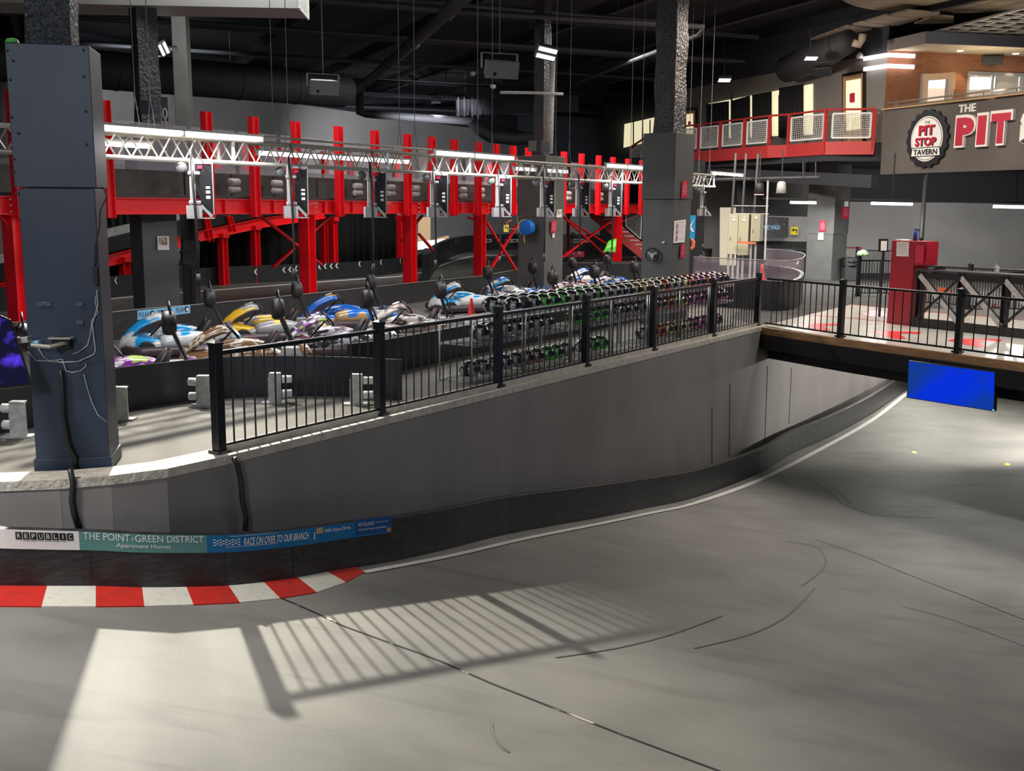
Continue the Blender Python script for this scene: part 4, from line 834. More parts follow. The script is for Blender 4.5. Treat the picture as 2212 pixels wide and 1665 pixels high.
for x0, x1, lab in ((1050, 1062, 'short white stencil sign on the far barrier behind the crossed red braces'), (1093, 1119, 'white framed sign on the far barrier left of the hose reel column'), (1235, 1272, 'white framed sign on the far barrier behind the red scaffold')):
    q_ = [PY(x0, 524, 50), PY(x1, 523, 50), PY(x1, 516, 50), PY(x0, 517, 50)]; t = thing('barrier_sign', lab, 'sign', q_[0]); mb = MB(); mb.panel(*q_, .02); mb.build('sheet', 'white', t)
    f_ = lambda u, v: q_[0] + (q_[1] - q_[0]) * u + (q_[3] - q_[0]) * v + V((0, -.01, 0))
    for u0 in ((.08, .46) if x1 - x0 < 20 else (.06, .55)): mb = MB(); mb.panel(f_(u0, .2), f_(u0 + .36, .2), f_(u0 + .36, .8), f_(u0, .8), .005); mb.build('dark_panel', 'darkmetal', t)
def arrowsign(px, Y, lab):
    q_ = [PY(x, y, Y) for x, y in px]; t = thing('arrow_sign', lab, 'sign', q_[0]); mb = MB(); mb.panel(*q_, .02); mb.build('sheet', 'yellow', t, bevel=.02)
    f_ = lambda u, v: q_[0] + (q_[1] - q_[0]) * u + (q_[3] - q_[0]) * v + V((0, -.012, 0))
    mb = MB(); mb.add([f_(*p) for p in ((.72, .2), (.84, .2), (.84, .68), (.42, .68), (.42, .85), (.15, .6), (.42, .38), (.42, .55), (.72, .55))], [(0, 1, 2, 3, 7, 8), (4, 5, 6)]); mb.build('arrow_mark', 'black', t)
arrowsign(((1088, 501), (1099, 501), (1099, 485), (1088, 486)), 60, 'yellow sign with bent black arrow on the far grey wall left of the hose reel')
arrowsign(((1707, 507), (1724, 507), (1724, 490), (1708, 490)), 40.5, 'yellow sign with bent black arrow right of the dark bubble banner')
# red stair with mesh rail behind the scaffold
st = thing('red_stair', 'red stair with pale mesh rail, left of the steering wheel column', 'stair', PY(1330, 560, 41))
for Y in (41, 42.2): mb = MB(); mb.bar(PY(1275, 452, Y), PY(1400, 552, Y), .06, .5); mb.build('stringer', 'red2', st)
for k in range(10): a = PY(1290 + k * 11, 455 + k * 9, 41.5); mb = MB(); mb.box(a, (.35, 1.1, .04)); mb.build('tread', 'silver', st)
def meshpanel(q, parent, nx=14, nz=9, m='plate', r=.008, fr=.03, frm='white'):
    a, b, c_, d_ = map(V, q); f_ = lambda u, v: (a * (1 - u) + b * u) * (1 - v) + (d_ * (1 - u) + c_ * u) * v
    mb = MB(); [mb.bar(*s_, fr, fr) for s_ in ((a, b), (b, c_), (c_, d_), (d_, a))]; o = mb.build('mesh_frame', frm, parent)
    mb = MB(); [mb.bar(f_(k / nx, 0), f_(k / nx, 1), r) for k in range(1, nx)]; [mb.bar(f_(0, k / nz), f_(1, k / nz), r) for k in range(1, nz)]; mb.build('wire_mesh', m, o)
meshpanel([PY(1352, 488, 41), PY(1384, 516, 41), PY(1386, 466, 41), PY(1352, 442, 41)], st, 10, 12)
mb = MB(); mb.ibeam(PY(1226, 540, 42), PY(1228, 462, 42), .12, .12, .015, (1, 0, 0)); mb.bar(PY(1222, 463, 42), PY(1275, 463, 42), .1, .1); mb.build('landing_frame', 'red2', st)
# things stored under the stair
gk = thing('kart_cover', 'bright green plastic kart shell parked under the red stair', 'kart body', PY(1318, 550, 38)); mb = MB()
mb.loft([[PY(1302, 545, 38), PY(1330, 545, 38), PY(1330, 541, 38.3), PY(1304, 541, 38.3)], [PY(1308, 535, 38), PY(1331, 532, 38), PY(1331, 527, 38.4), PY(1310, 530, 38.4)], [PY(1313, 522, 38.2), PY(1332, 516, 38.2), PY(1332, 514, 38.5), PY(1315, 519, 38.5)]]); mb.build('shell', 'green', gk, bevel=.02)
jk = thing('pallet_jack', 'black pallet jack handle standing behind the far red braces', 'jack', PY(1237, 545, 40)); mb = MB(); mb.tube([PY(1237, 545, 40), PY(1237, 515, 40), PY(1233, 510, 40), PY(1234, 504, 40), PY(1240, 503, 40), PY(1241, 508, 40), PY(1237, 514, 40)], .03); mb.build('handle', 'black', jk); mb = MB(); mb.box(PY(1240, 548, 40), (.7, 1, .2)); mb.build('forks', 'redsign', jk)
mb = MB(); c = PY(1275, 556, 37.5); mb.box(V((c.x, c.y, .3)), (3.6, 1, .6)); tag(mb.build('storage_bench', 'black', bevel=.04), 'low black bench or crate row under the far red braces', 'bench')
# big monitor on a post behind column two, glimpsed pallet stack
t = thing('pit_monitor', 'black monitor seen edge-on on a stand right of the dark column with the photo sheet', 'monitor', PY(405, 560, 23)); mb = MB(); mb.panel(PY(396, 574, 22.6), PY(431, 583, 23.4), PY(434, 519, 23.4), PY(398, 518, 22.6), .08); mb.build('housing', 'darkmetal', t, bevel=.02)
mb = MB(); mb.bar(PY(388, 570, 22.4), PY(425, 578, 22.4), .05); mb.bar(PY(388, 545, 22.4), PY(420, 545, 22.4), .05); mb.bar(PY(412, 578, 22.9), V((PY(412, 578, 22.9).x, PY(412, 578, 22.9).y, 0)), .06); mb.build('stand', 'darkmetal', t)

# ---------------------------------------------------------------- karts
def kmat(name, c1, c2, c3=None, scale=2.2):
    m = mat(name, c1, .22, col2=c2, scale=scale, lo=.46, hi=.5, coat=.6, stretch=(1, 1, 1.6), kind='noise')
    if c3:
        r = next(n for n in m.node_tree.nodes if n.type == 'VALTORGB'); e = r.color_ramp.elements.new(.56); e.color = (*c2, 1); e = r.color_ramp.elements.new(.58); e.color = (*c3, 1)
    return m
KM = dict(purple=kmat('livery_purple', (.75, .73, .7), (.22, .02, .3), (.35, .5, .08), 3), ltblue=kmat('livery_light_blue', (.01, .3, .65), (.6, .62, .62)), gold=kmat('livery_bronze', (.16, .09, .045), (.5, .45, .38), (.2, .12, .05), 3.5),
          yellow=kmat('livery_yellow', (.75, .45, .02), (.3, .3, .3)), silver=kmat('livery_black_silver', (.03, .028, .035), (.5, .48, .5), (.12, .09, .12), 3), blue=kmat('livery_blue', (.01, .13, .55), (.02, .17, .6), (.45, .28, .12)),
          tan=kmat('livery_silver_tan', (.42, .4, .36), (.05, .04, .04), (.25, .18, .15), 2.5), rose=kmat('livery_silver_red', (.5, .46, .46), (.06, .04, .045), (.5, .06, .05), 3), wblue=kmat('livery_white_blue', (.65, .64, .58), (.01, .12, .45)))
K = thing('go_kart', '', 'go-kart', (0, 0, 0), 'karts parked in the pit lane')
def kp(nm, m, fn, par=None, **k): mb = MB(); fn(mb); return mb.build(nm, m, par or K, world=False, **k)
def rrect(L, Wd, r, n=6):
    out = []
    for cx, cy, a0 in ((L - r, Wd - r, 0), (-L + r, Wd - r, 90), (-L + r, -Wd + r, 180), (L - r, -Wd + r, 270)):
        out += [V((cx + r * math.cos(math.radians(a0 + 90 * k / n)), cy + r * math.sin(math.radians(a0 + 90 * k / n)), 0)) for k in range(n + 1)]
    return out
def skirt(mb):
    o_ = rrect(.9, .66, .28); n = len(o_); secs = []
    for dz, e in ((.05, 0), (.05, .02), (.13, .04), (.2, .015), (.2, -.05), (.08, -.05)): secs.append([V((p.x * (1 + e / .9), p.y * (1 + e / .66), dz)) for p in o_])
    mb.loft(secs + [secs[0]], caps=False)
kp('bumper', 'skirt', skirt, smooth=True)
kp('floor_pan', 'black', lambda mb: mb.box((0, 0, .07), (1.5, .8, .03)))
for sx in (.62, -.6):
    for sy in (-.5, .5): w_ = kp('wheel', 'tyre', lambda mb: mb.lathe([(.07, -.08), (.12, -.08), (.135, -.05), (.135, .05), (.12, .08), (.07, .08)], (sx, sy, .145), Matrix.Rotation(math.pi / 2, 3, 'X'), 18), smooth=False)
def ell(cx, cz, rx, rz, y, n=10): return [V((cx + rx * math.cos(a), y, cz + rz * math.sin(a))) for a in [2 * math.pi * k / n for k in range(n)]]
def podf(s):
    def fn(mb):
        secs = []
        for k in range(11):
            t = k / 10; x = -.4 + .8 * t; h = .1 + .14 * math.sin(math.pi * (t * .8 + .1)) ** .8; wd = .06 + .09 * math.sin(math.pi * (t * .85 + .1)); zc = .2 + h * .35
            secs.append([V((x, s * (.5 + wd * math.cos(a)), zc + h * .62 * math.sin(a))) for a in [2 * math.pi * j / 12 for j in range(12)]])
        mb.loft(secs)
    return fn
for s in (-1, 1): kp('side_pod', KM['purple'], podf(s), smooth=True)
def nose(mb):
    secs = []
    for k in range(9):
        t = k / 8; y = -.5 + t; b = 1 - abs(2 * t - 1) ** 2.2 * .5
        secs.append([V((.93 * b + .0, y, .1)), V((.97 * b, y, .2)), V((.86 * b, y, .2 + .12 * b)), V((.62 * b, y, .2 + .15 * b)), V((.6 * b, y, .12))])
    mb.loft(secs)
kp('nose_cowl', KM['purple'], nose, smooth=True)
def fair(mb):
    secs = []
    for x, z, w in ((.98, .16, .05), (.92, .28, .08), (.8, .42, .11), (.66, .53, .13), (.5, .61, .16), (.38, .66, .18), (.27, .66, .19)):
        secs.append([V((x, -w, z - .06)), V((x + .01, -w * .8, z)), V((x + .02, 0, z + .03)), V((x + .01, w * .8, z)), V((x, w, z - .06)), V((x - .03, 0, z - .05))])
    mb.loft(secs)
fr_ = kp('front_fairing', KM['purple'], fair, smooth=True)
for s in (-1, 1): kp('fairing_edge', KM['ltblue'], lambda mb: mb.tube([(.98, s * .06, .13), (.92, s * .09, .24), (.8, s * .12, .37), (.66, s * .14, .48), (.5, s * .17, .56), (.38, s * .19, .6), (.27, s * .2, .6)], [.02, .03, .035, .035, .035, .03, .02], 8), par=fr_, smooth=True)
swr = Matrix.Rotation(-.9, 3, 'Y')
kw = kp('steering_wheel', 'black', lambda mb: (mb.tube([V((.2, 0, .6)) + swr @ V((.15 * math.cos(a), .15 * math.sin(a), 0)) for a in [2 * math.pi * k / 20 for k in range(20)]], .014, 6, closed=True), mb.bar(V((.2, 0, .6)) + swr @ V((0, -.15, 0)), V((.2, 0, .6)) + swr @ V((0, .15, 0)), .03, .01), mb.tube([(.2, 0, .6), (.5, 0, .3)], .015)), smooth=True)
def seatf(mb):
    secs = []
    for x, z, w, h in ((.12, .16, .16, .05), (-.05, .12, .19, .14), (-.2, .12, .21, .2), (-.33, .2, .21, .17), (-.42, .38, .2, .12), (-.48, .55, .17, .07)):
        dx = .05 if z > .2 else 0
        o_ = [V((x + abs(u) ** 2 * h * (.9 if z > .3 else .25), u * w, z + abs(u) ** 2 * h * (.2 if z > .3 else 1))) for u in (-1, -.8, -.4, 0, .4, .8, 1)]
        secs.append(o_ + [p + V((-.03, 0, -.02)) for p in reversed(o_)])
    mb.loft(secs)
se = kp('seat', 'seat', seatf, smooth=True)
kp('shoulder_belt', 'darkmetal', lambda mb: [mb.bar((-.47, s * .07, .56), (-.28, s * .06, .28), .04, .012) for s in (-1, 1)], par=se)
kp('belt_buckle', 'buckle', lambda mb: (mb.box((-.24, .05, .28), (.05, .04, .08)), mb.box((-.44, -.13, .5), (.04, .04, .07))), par=se)
kp('roll_frame', 'black', lambda mb: [mb.bar((-.78, s * .2, .14), (-.52, s * .1, .8), .055, .03) for s in (-1, 1)])
kp('roll_hoop', 'black', lambda mb: mb.tube([(-.52, -.1, .75), (-.5, -.1, .98), (-.49, -.07, 1.12), (-.49, 0, 1.18), (-.49, .07, 1.12), (-.5, .1, .98), (-.52, .1, .75)], .014, 8), smooth=True)
hd = kp('headrest', 'pad', lambda mb: mb.loft([[V((x_, r_ * .15 * math.cos(a), .9 + r_ * .165 * math.sin(a))) for a in [2 * math.pi * j / 16 for j in range(16)]] for x_, r_ in ((-.57, .5), (-.56, .85), (-.52, .98), (-.48, 1), (-.43, .97), (-.4, .85), (-.39, .5))]), smooth=True)
for s in (-1, 1): kp('battery_box', 'plate', lambda mb: mb.box((-.62, .3 * s, .25), (.3, .18, .22)), bevel=.02)
kp('motor', 'silver', lambda mb: (mb.lathe([(.04, -.1), (.08, -.09), (.08, .09), (.04, .1)], (-.66, 0, .2), Matrix.Rotation(math.pi / 2, 3, 'X'), 14), mb.tube([(-.5, .2, .3), (-.6, .1, .4), (-.7, -.1, .35)], .012)), smooth=True)
kp('rear_cowl', KM['purple'], lambda mb: mb.loft([[V((-.75 - .1 * u, y, .22)), V((-.7, y, .3 + .1 * u)), V((-.82, y, .33 + .08 * u)), V((-.92, y, .22))] for y, u in ((-.56, 0), (-.4, .8), (-.2, 1), (0, .8), (.2, 1), (.4, .8), (.56, 0))]), smooth=True)
karts = [(-5.7, 12.35, 'tan', 'ltblue', None, 'tan and white go-kart behind the tilted screen at the left edge'), (-4.5, 13.95, 'purple', 'silver', None, 'purple and white go-kart nearest the navy column, front row'),
    (-5.05, 17.8, 'ltblue', 'ltblue', None, 'light blue go-kart in the far row in front of the POLAR banner'), (-3.52, 16.0, 'gold', 'gold', None, 'bronze brown go-kart in the front row, second from the navy column'),
    (-3.95, 19.6, 'yellow', 'yellow', '12', 'yellow and grey go-kart beside the tall red support column'), (-2.42, 17.8, 'silver', 'purple', '2', 'black and silver go-kart in the front row, left of the second fence post'),
    (-2.88, 21.8, 'blue', 'blue', '8', 'deep blue go-kart with orange rear in the far row'), (-1.33, 19.9, 'tan', 'tan', '8', 'silver and tan go-kart in the front row right above the second fence post'),
    (-.59, 25.4, 'ltblue', 'ltblue', '3', 'light blue go-kart numbered 3 behind the orange cone'), (.53, 27.7, 'wblue', 'ltblue', None, 'blue and white go-kart in front of the hose reel column'),
    (.89, 23.7, 'silver', 'tan', None, 'silver go-kart of the front row left of the green helmets'), (1.67, 29.9, 'rose', 'silver', None, 'silver and red go-kart of the far row right of the hose reel column'),
    (2.0, 26.0, 'rose', 'tan', None, 'rose silver go-kart of the front row behind the black and white helmets'), (2.86, 32.1, 'wblue', 'wblue', None, 'white and blue go-kart in the far row below the far red braces'),
    (3.2, 28.2, 'silver', 'silver', None, 'dark go-kart of the front row, just left of the steering wheel column'), (5.75, 32.6, 'gold', 'gold', None, 'brown go-kart beyond the steering wheel column, right of it')]
hx = V((-.9, -.436, 0)); kr = math.atan2(hx.y, hx.x)
for i, (x, y, c1_, c2_, num, lab) in enumerate(karts):
    k_ = K if i == len(karts) - 1 else tree_copy(K); k_.location = V((x, y, .005)) + hx * .5; k_.rotation_euler.z = kr + random.uniform(-.05, .05); k_['label'] = lab
    for ch in list(k_.children):
        n_ = ch.name.split('.')[0]
        if n_ in ('side_pod', 'nose_cowl', 'front_fairing', 'rear_cowl'): ch.material_slots[0].link = 'OBJECT'; ch.material_slots[0].material = KM[c1_]
        for g in ch.children:
            if g.name.startswith('fairing_edge'): g.material_slots[0].link = 'OBJECT'; g.material_slots[0].material = KM[c2_]
        if n_ == 'front_fairing' and num:
            text('race_number', num, (.46, -.07, .655), (.46, .07, .655), (.33, -.07, .7), 'paper', ch, world=False, lift=.012, offset=.03)

# ---------------------------------------------------------------- helmets and racks
def along(s, off, z): q = FL0 + FD * s - FN * off; return V((q.x, q.y, z))
frot = Matrix.Rotation(math.atan2(FD.y, FD.x), 3, 'Z')
for i in range(7):
    s = 4.95 + i * 1.36; c = along(s + .66, .82, 0); t = thing('wire_rack', 'chrome wire rack full of helmets behind the fence, %s from the left' % ORD[i], 'rack', c, 'helmet racks')
    for ds in (.02, 1.3):
        for of in (.54, 1.1):
            mb = MB(); mb.tube([along(s + ds, of, 0), along(s + ds, of, .95)], .014, 8); mb.build('post', 'chrome', t, smooth=True)
    for z in (.04, .54, .87):
        mb = MB()
        for of in (.54, 1.1): mb.bar(along(s, of, z), along(s + 1.32, of, z), .01); mb.bar(along(s, of, z - .03), along(s + 1.32, of, z - .03), .008); mb.tube([along(s + k * .11, of, z - .03 * (k % 2)) for k in range(13)], .004, 4)
        for k in range(8): of = .56 + k * .075; mb.bar(along(s, of, z), along(s + 1.32, of, z), .006)
        for k in range(4): mb.bar(along(s + k * .44, .54, z - .005), along(s + k * .44, 1.1, z - .005), .008)
        mb.build('wire_shelf', 'chrome', t)
HM = {'black': ((.012, .012, .016), (.35, .35, .36)), 'matte black': ((.03, .03, .032), (.05, .05, .05)), 'rose and black': ((.02, .018, .02), (.4, .22, .22)), 'green and black': ((.015, .02, .015), (.12, .5, .1)), 'black and white': ((.015, .015, .02), (.4, .4, .37)),
      'cream and gold': ((.04, .035, .02), (.6, .52, .25)), 'orange and black': ((.03, .015, .01), (.65, .12, .04)), 'pink and black': ((.03, .015, .025), (.5, .12, .32)), 'dark plum': ((.03, .015, .025), (.16, .05, .12))}
HMm = {k: mat('helmet_' + k.replace(' ', '_'), a, .25 if k != 'matte black' else .5, col2=b, scale=7, lo=.49, hi=.52, coat=.35 if k != 'matte black' else 0, stretch=(1, 1.6, 1)) for k, (a, b) in HM.items()}
Hh = thing('racing_helmet', '', 'helmet', (0, 0, 0), 'helmets')
def shell(mb):
    secs = []
    for k in range(9):
        ph = -.95 + (math.pi / 2 + .95) * k / 8; z = .125 + .13 * math.sin(ph) * (1 if ph > 0 else .92); r = math.cos(ph)
        r = max(r, .02); secs.append([V(((.15 if math.cos(a) < 0 else .155) * r * math.cos(a) + (.02 if k < 3 and math.cos(a) > 0 else 0), .12 * r * math.sin(a), z)) for a in [2 * math.pi * j / 16 for j in range(16)]])
    mb.loft(secs)
mb = MB(); shell(mb); hs = mb.build('shell', HMm['black'], Hh, smooth=True, world=False)
mb = MB(); secs = []
for z, r in ((.09, .157), (.12, .162), (.15, .158), (.175, .146)): secs.append([V((r * math.cos(a) + .0, .79 * r * math.sin(a), z)) for a in [math.radians(-62 + 124 * j / 10) for j in range(11)]])
mb.loft(secs, closed=False, caps=False); mb.build('visor', 'visor', Hh, smooth=True, world=False)
for s in (-1, 1): mb = MB(); mb.lathe([(.018, 0), (.014, .012)], (.03, s * .118, .12), Matrix.Rotation(-s * math.pi / 2, 3, 'X'), 10); mb.build('visor_pivot', 'plate', Hh, world=False)
def pick(s, row):
    t = (s - 5) / 9.4; r = random.random()
    if t < .04: return 'black'
    if t < .2: return random.choice(['black', 'rose and black', 'black and white'])
    if t < .42: return random.choice(['green and black', 'green and black', 'black and white', 'black'])
    if t < .62: return random.choice(['black and white', 'black', 'cream and gold'])
    if t < .78: return random.choice(['cream and gold', 'orange and black', 'cream and gold', 'black and white'])
    return random.choice(['pink and black', 'orange and black', 'pink and black']) if t < .88 else random.choice(['pink and black', 'dark plum'])
rows = [('front row of the top shelf', (.88), .68, 6.05, 14.4, .282), ('back row of the top shelf', (.88), .98, 5.95, 14.4, .282), ('front row of the middle shelf', .55, .7, 5.25, 14.3, .29), ('front row of the bottom shelf', .05, .7, 5.0, 9.2, .29), ('front row, far end of the bottom shelf', .05, .7, 10.4, 14.2, .3)]
cnt = 0
for rname, z, of, sa, sb, st_ in rows:
    s = sa + .13; i = 0
    while s < sb - .1:
        skip = (rname.startswith('front row of the middle') and (7.3 < s < 7.9 or 6.9 < s < 7.1)) or (rname == 'front row of the bottom shelf' and 8.0 < s < 8.25)
        if not skip:
            col = pick(s, rname)
            if rname.startswith('front row of the top') and i == 1: col = 'matte black'
            h = tree_copy(Hh) if cnt else Hh; cnt += 1
            h.location = along(s + random.uniform(-.015, .015), of, z); h.rotation_euler.z = math.atan2(FN.y, FN.x) + .45 + random.uniform(-.25, .25)
            n_ = ORD[i] if i < len(ORD) else 'last'
            h['label'] = '%s helmet, %s from left, %s' % (col, n_, rname); h['group'] = 'helmets in the ' + rname
            sh = [c for c in h.children if c.name.startswith('shell')][0]; sh.material_slots[0].link = 'OBJECT'; sh.material_slots[0].material = HMm[col]
            i += 1
        s += st_
# cones
for x, y, Y, lab, sc in ((1018, 690, 16.6, 'orange-red cone on the barrier in front of the light blue karts', 1), (1645, 604, 26.15, 'small red cone on the low curved wall, seen just above the fence corner', 1.15)):
    c = PY(x, y, Y); t = thing('traffic_cone', lab, 'cone', c); mb = MB(); mb.lathe([(.075 * sc, .01), (.06 * sc, .06), (.035 * sc, .24 * sc), (.022 * sc, .33 * sc)], c + V((0, 0, 0)), None, 20); mb.build('cone_body', 'cone', t, smooth=True)
    mb = MB(); mb.box(c + V((0, 0, .005)), (.2 * sc, .2 * sc, .012)); mb.build('cone_base', 'cone', t)

# ---------------------------------------------------------------- ceiling services
n_tr = [80]
def trim(mb, m, **k): n_tr[0] += 1; return struct(mb, 'trim_%d' % n_tr[0], m, **k)
ja = V((.922, .387, 0))
for i in range(24):
    D = 17 + i * 2.15; c = V((0, D, 7.7 + (i % 3) * .25)); x0, x1 = -22, 5.5 if i < 8 else 9
    mb = MB(); w = .12 if i % 3 == 0 else .07
    a, b = c + ja * x0, c + ja * x1
    if w > .1: mb.tube([a, b], .06, 8)
    else: mb.bar(a, b, .06, .12)
    trim(mb, 'pipe')
for i in range(9):
    mb = MB(); c = V((-20 + i * 4.6, 34, 8.5)); dd = V((-.387, .922, 0)); mb.ibeam(c - dd * 26, c + dd * 34, .2, .4, .03, (0, 0, 1)); trim(mb, 'ceil')
for i in range(40):
    a = V((random.uniform(-14, 9), random.uniform(22, 60), 7.9)); mb = MB(); mb.tube([a, a + V((0, 0, 1.25))], .02, 5); trim(mb, 'pipe')
pp = thing('sprinkler_pipe', 'thick black pipe crossing the ceiling diagonally, dropping by the left loudspeaker and running right', 'pipe', PY(775, 195, 42)); pp['label'] = 'thick black pipe crossing the ceiling diagonally and dropping beside the round duct'
a, b = P(1030, -30, 7.2), P(775, 195, 7.2); d1_ = V((b.x, b.y - .5, 6.4)); e1 = PY(1020, 262, 47)
mb = MB(); mb.tube([a, a.lerp(b, .6), b - V((0, .3, 0)), b + V((0, .2, -.15)), b + V((0, .2, -.9)), V((b.x + .25, b.y + .3, 6.28)), V((b.x + .9, b.y + .6, 6.25)), e1, PY(1090, 285, 49), PY(1180, 300, 54)], .17, 10); mb.build('pipe_run', 'duct', pp, smooth=True)
for t_ in (.15, .38, .6, .85): q_ = a.lerp(b, t_); mb = MB(); mb.tube([q_ + V((-.02, -.08, 0)), q_ + V((.02, .08, 0))], .2, 10); mb.build('coupling', 'duct', pp)
dt = thing('round_duct', 'big round black duct high along the grey back wall, ending near the left loudspeaker', 'duct', PY(500, 170, 34))
a, b = PY(-80, 125, 30), PY(738, 196, 37.5); mb = MB(); mb.tube([a, b], .56, 28); mb.build('duct_run', 'duct', dt, smooth=False)
for t_ in (.2, .35, .52, .68, .85): q_ = a.lerp(b, t_); d_ = (b - a).normalized() * .05; mb = MB(); mb.tube([q_ - d_, q_ + d_], .575, 28); mb.build('band', 'duct', dt)
mb = MB(); mb.tube([b, b + (b - a).normalized() * .3], [.56, .46], 28); mb.build('end_cap', 'duct', dt)
q_ = a.lerp(b, .63) + V((.1, -.53, -.12)); mb = MB(); [mb.bar(q_ + V((-.6, -.1, dz)), q_ + V((.5, .05 + .1, dz)), .03, .03) for dz in (-.06, .02)]; mb.build('vent_slot', 'black', dt)
bd = thing('flat_duct', 'light grey rectangular duct along the top left of the ceiling', 'duct', PY(600, 20, 21.5))
a, b = PY(-120, 5 - 2, 20.3), PY(646, 18, 21.6); u = V((0, 0, 1.4)); nb2 = V((-.05, 1.15, 0)); mb = MB(); mb.loft([[p, p + u, p + u + nb2, p + nb2] for p in (a, b)]); mb.build('duct_body', 'ductl', bd)
mb = MB(); p = b + V((.01, 0, 0)); mb.bar(p, p + u, .04, .06); mb.bar(p + nb2, p + u + nb2, .04, .06); mb.bar(p, p + nb2, .04, .06); mb.build('end_flange', 'plate', bd)
# grey rectangular trunking at the end of the hall, cable tray, curved flexible duct
td = thing('trunking', 'dark grey rectangular trunking between the back wall and the hose reel column', 'duct', PY(1020, 240, 52)); mb = MB(); mb.loft([[PY(x, y, Y), PY(x, y + h_, Y), PY(x, y + h_, Y + 1.6), PY(x, y, Y + 1.6)] for x, y, h_, Y in ((985, 215, 35, 50), (1250, 205, 35, 47))]); mb.build('duct_body', 'pipe', td)
for x in (990, 1003, 1020, 1033): mb = MB(); mb.bar(PY(x, 210, 49), PY(x, 258, 49), .06); mb.build('hanger_rod', 'pipe', td)
mb = MB(); mb.tube([PY(1020, 262, 46), PY(1035, 280, 46), PY(1060, 295, 46), PY(1110, 300, 46), PY(1200, 296, 46)], .26, 12); tag(mb.build('flexible_duct', 'duct', smooth=True), 'black curved duct sweeping down below the trunking', 'duct')
mb = MB(); mb.tube([PY(1193, 120, 28.3), PY(1187, 332, 28.3)], .09, 10); tag(mb.build('conduit', 'plate', smooth=True), 'pale grey vertical conduit beside the sparkling pole of the hose reel column', 'conduit')
mb = MB(); mb.tube([PY(1080, 200, 28.2), PY(1160, 201, 28.2), PY(1217, 203, 28.2)], .035, 8); tag(mb.build('conduit', 'plate', smooth=True), 'thin horizontal conduit crossing the hose reel column pole', 'conduit')
for x in (1133, 1158): pass
t = thing('junction_box', 'grey boxes on the truss in front of the hose reel column pole', 'box', PY(1160, 318, 27)); 
for x, y, w in ((1150, 316, .2), (1178, 316, .22)): mb = MB(); mb.box(PY(x, y, 28), (w, .15, .26)); mb.build('casing', 'columng', t, bevel=.01)
pp3 = thing('sprinkler_pipe', 'long thin black pipe zigzagging across the ceiling over the middle', 'pipe', PY(1300, 40, 24)); mb = MB(); mb.tube([PY(600, -6, 27), PY(1080, 30, 28), PY(1520, 58, 29), PY(1510, 75, 30), PY(1180, 205, 52)], .07, 8); mb.build('pipe_run', 'pipe', pp3, smooth=True)

# ---------------------------------------------------------------- red balcony
bal = thing('balcony', 'red steel balcony with pale wire mesh panels in front of the curtained windows', 'balcony', V((*Bp(0), 4.35)))
bpl = (V((*Bp(0), 0)), V((*Bp(10), 0)))
def bx_(x): p = PV(x, 300, *bpl); return (V((p.x, p.y)) - B0).dot(BD)
bp = lambda s_, z, o=0: V((*(Bp(s_) + V((-.92, -.392)) * o), z))
tL = bx_(1463); cr0, cr1 = bp(0, 0), V((*(TCp - V((.3, .15))), 0))
jog = (bx_(1674), bx_(1703))
segs = [(tL, jog[0], .25), (jog[1], 0, 0)]
for a, b, o in segs:
    mb = MB(); mb.bar(bp(a, 4.41, o), bp(b, 4.41, o), .12, .42); mb.build('edge_band', 'red2', bal)
    mb = MB(); mb.tube([bp(a, 5.63, o), bp(b, 5.63, o)], .035, 8); mb.build('handrail', 'red2', bal)
mb = MB(); mb.bar(bp(jog[0], 4.41, .25), bp(jog[1], 4.41, 0), .12, .42); mb.build('edge_band', 'red2', bal)
mb = MB(); mb.tube([bp(jog[0], 5.63, .25), bp(jog[1], 5.63, 0)], .035, 8); mb.build('handrail', 'red2', bal)
mb = MB(); mb.bar(cr0 + V((0, 0, 4.41)), cr1 + V((0, 0, 4.41)), .12, .42); mb.build('edge_band', 'red2', bal)
mb = MB(); mb.tube([cr0 + V((0, 0, 5.63)), cr1 + V((0, 0, 5.63))], .035, 8); mb.build('handrail', 'red2', bal)
pxs = [1463, 1480, 1521, 1568, 1620, 1674]
for x in pxs + [1703, 1782]:
    o = .25 if x <= 1674 else 0; s_ = bx_(x); mb = MB(); mb.bar(bp(s_, 4.3, o), bp(s_, 5.63, o), .1, .08, BD.to_3d()); mb.build('post', 'red2', bal)
mb = MB(); mb.bar(cr1 + V((-.05, 0, 4.3)), cr1 + V((-.05, 0, 5.63)), .1); mb.build('post', 'red2', bal)
for a, b in ((1486, 1516), (1526, 1563), (1573, 1615), (1626, 1669), (1708, 1777)):
    o = .25 if b <= 1674 else 0; sa, sb = bx_(a), bx_(b); meshpanel([bp(sa, 4.74, o), bp(sb, 4.74, o), bp(sb, 5.5, o), bp(sa, 5.5, o)], bal, 16, 11, r=.014, fr=.05)
f_ = lambda u, z: cr0.lerp(cr1, u) + V((0, -.02, z)); meshpanel([f_(.12, 4.74), f_(.9, 4.74), f_(.9, 5.5), f_(.12, 5.5)], bal, 22, 11, r=.014, fr=.05)
# stair handrail going down left of the column
sh = thing('stair_rail', 'red handrail with mesh descending left behind the steering wheel column', 'railing', PY(1360, 340, 49)); mb = MB(); mb.tube([PY(1362, 318, 49), PY(1405, 290, 48.5), PY(1480, 282, 48)], .05, 8); mb.bar(PY(1362, 318, 49), PY(1362, 345, 49), .1); mb.build('handrail', 'red2', sh)
meshpanel([PY(1364, 345, 49), PY(1392, 337, 48.8), PY(1392, 306, 48.8), PY(1364, 325, 49)], sh, 9, 9, r=.016)
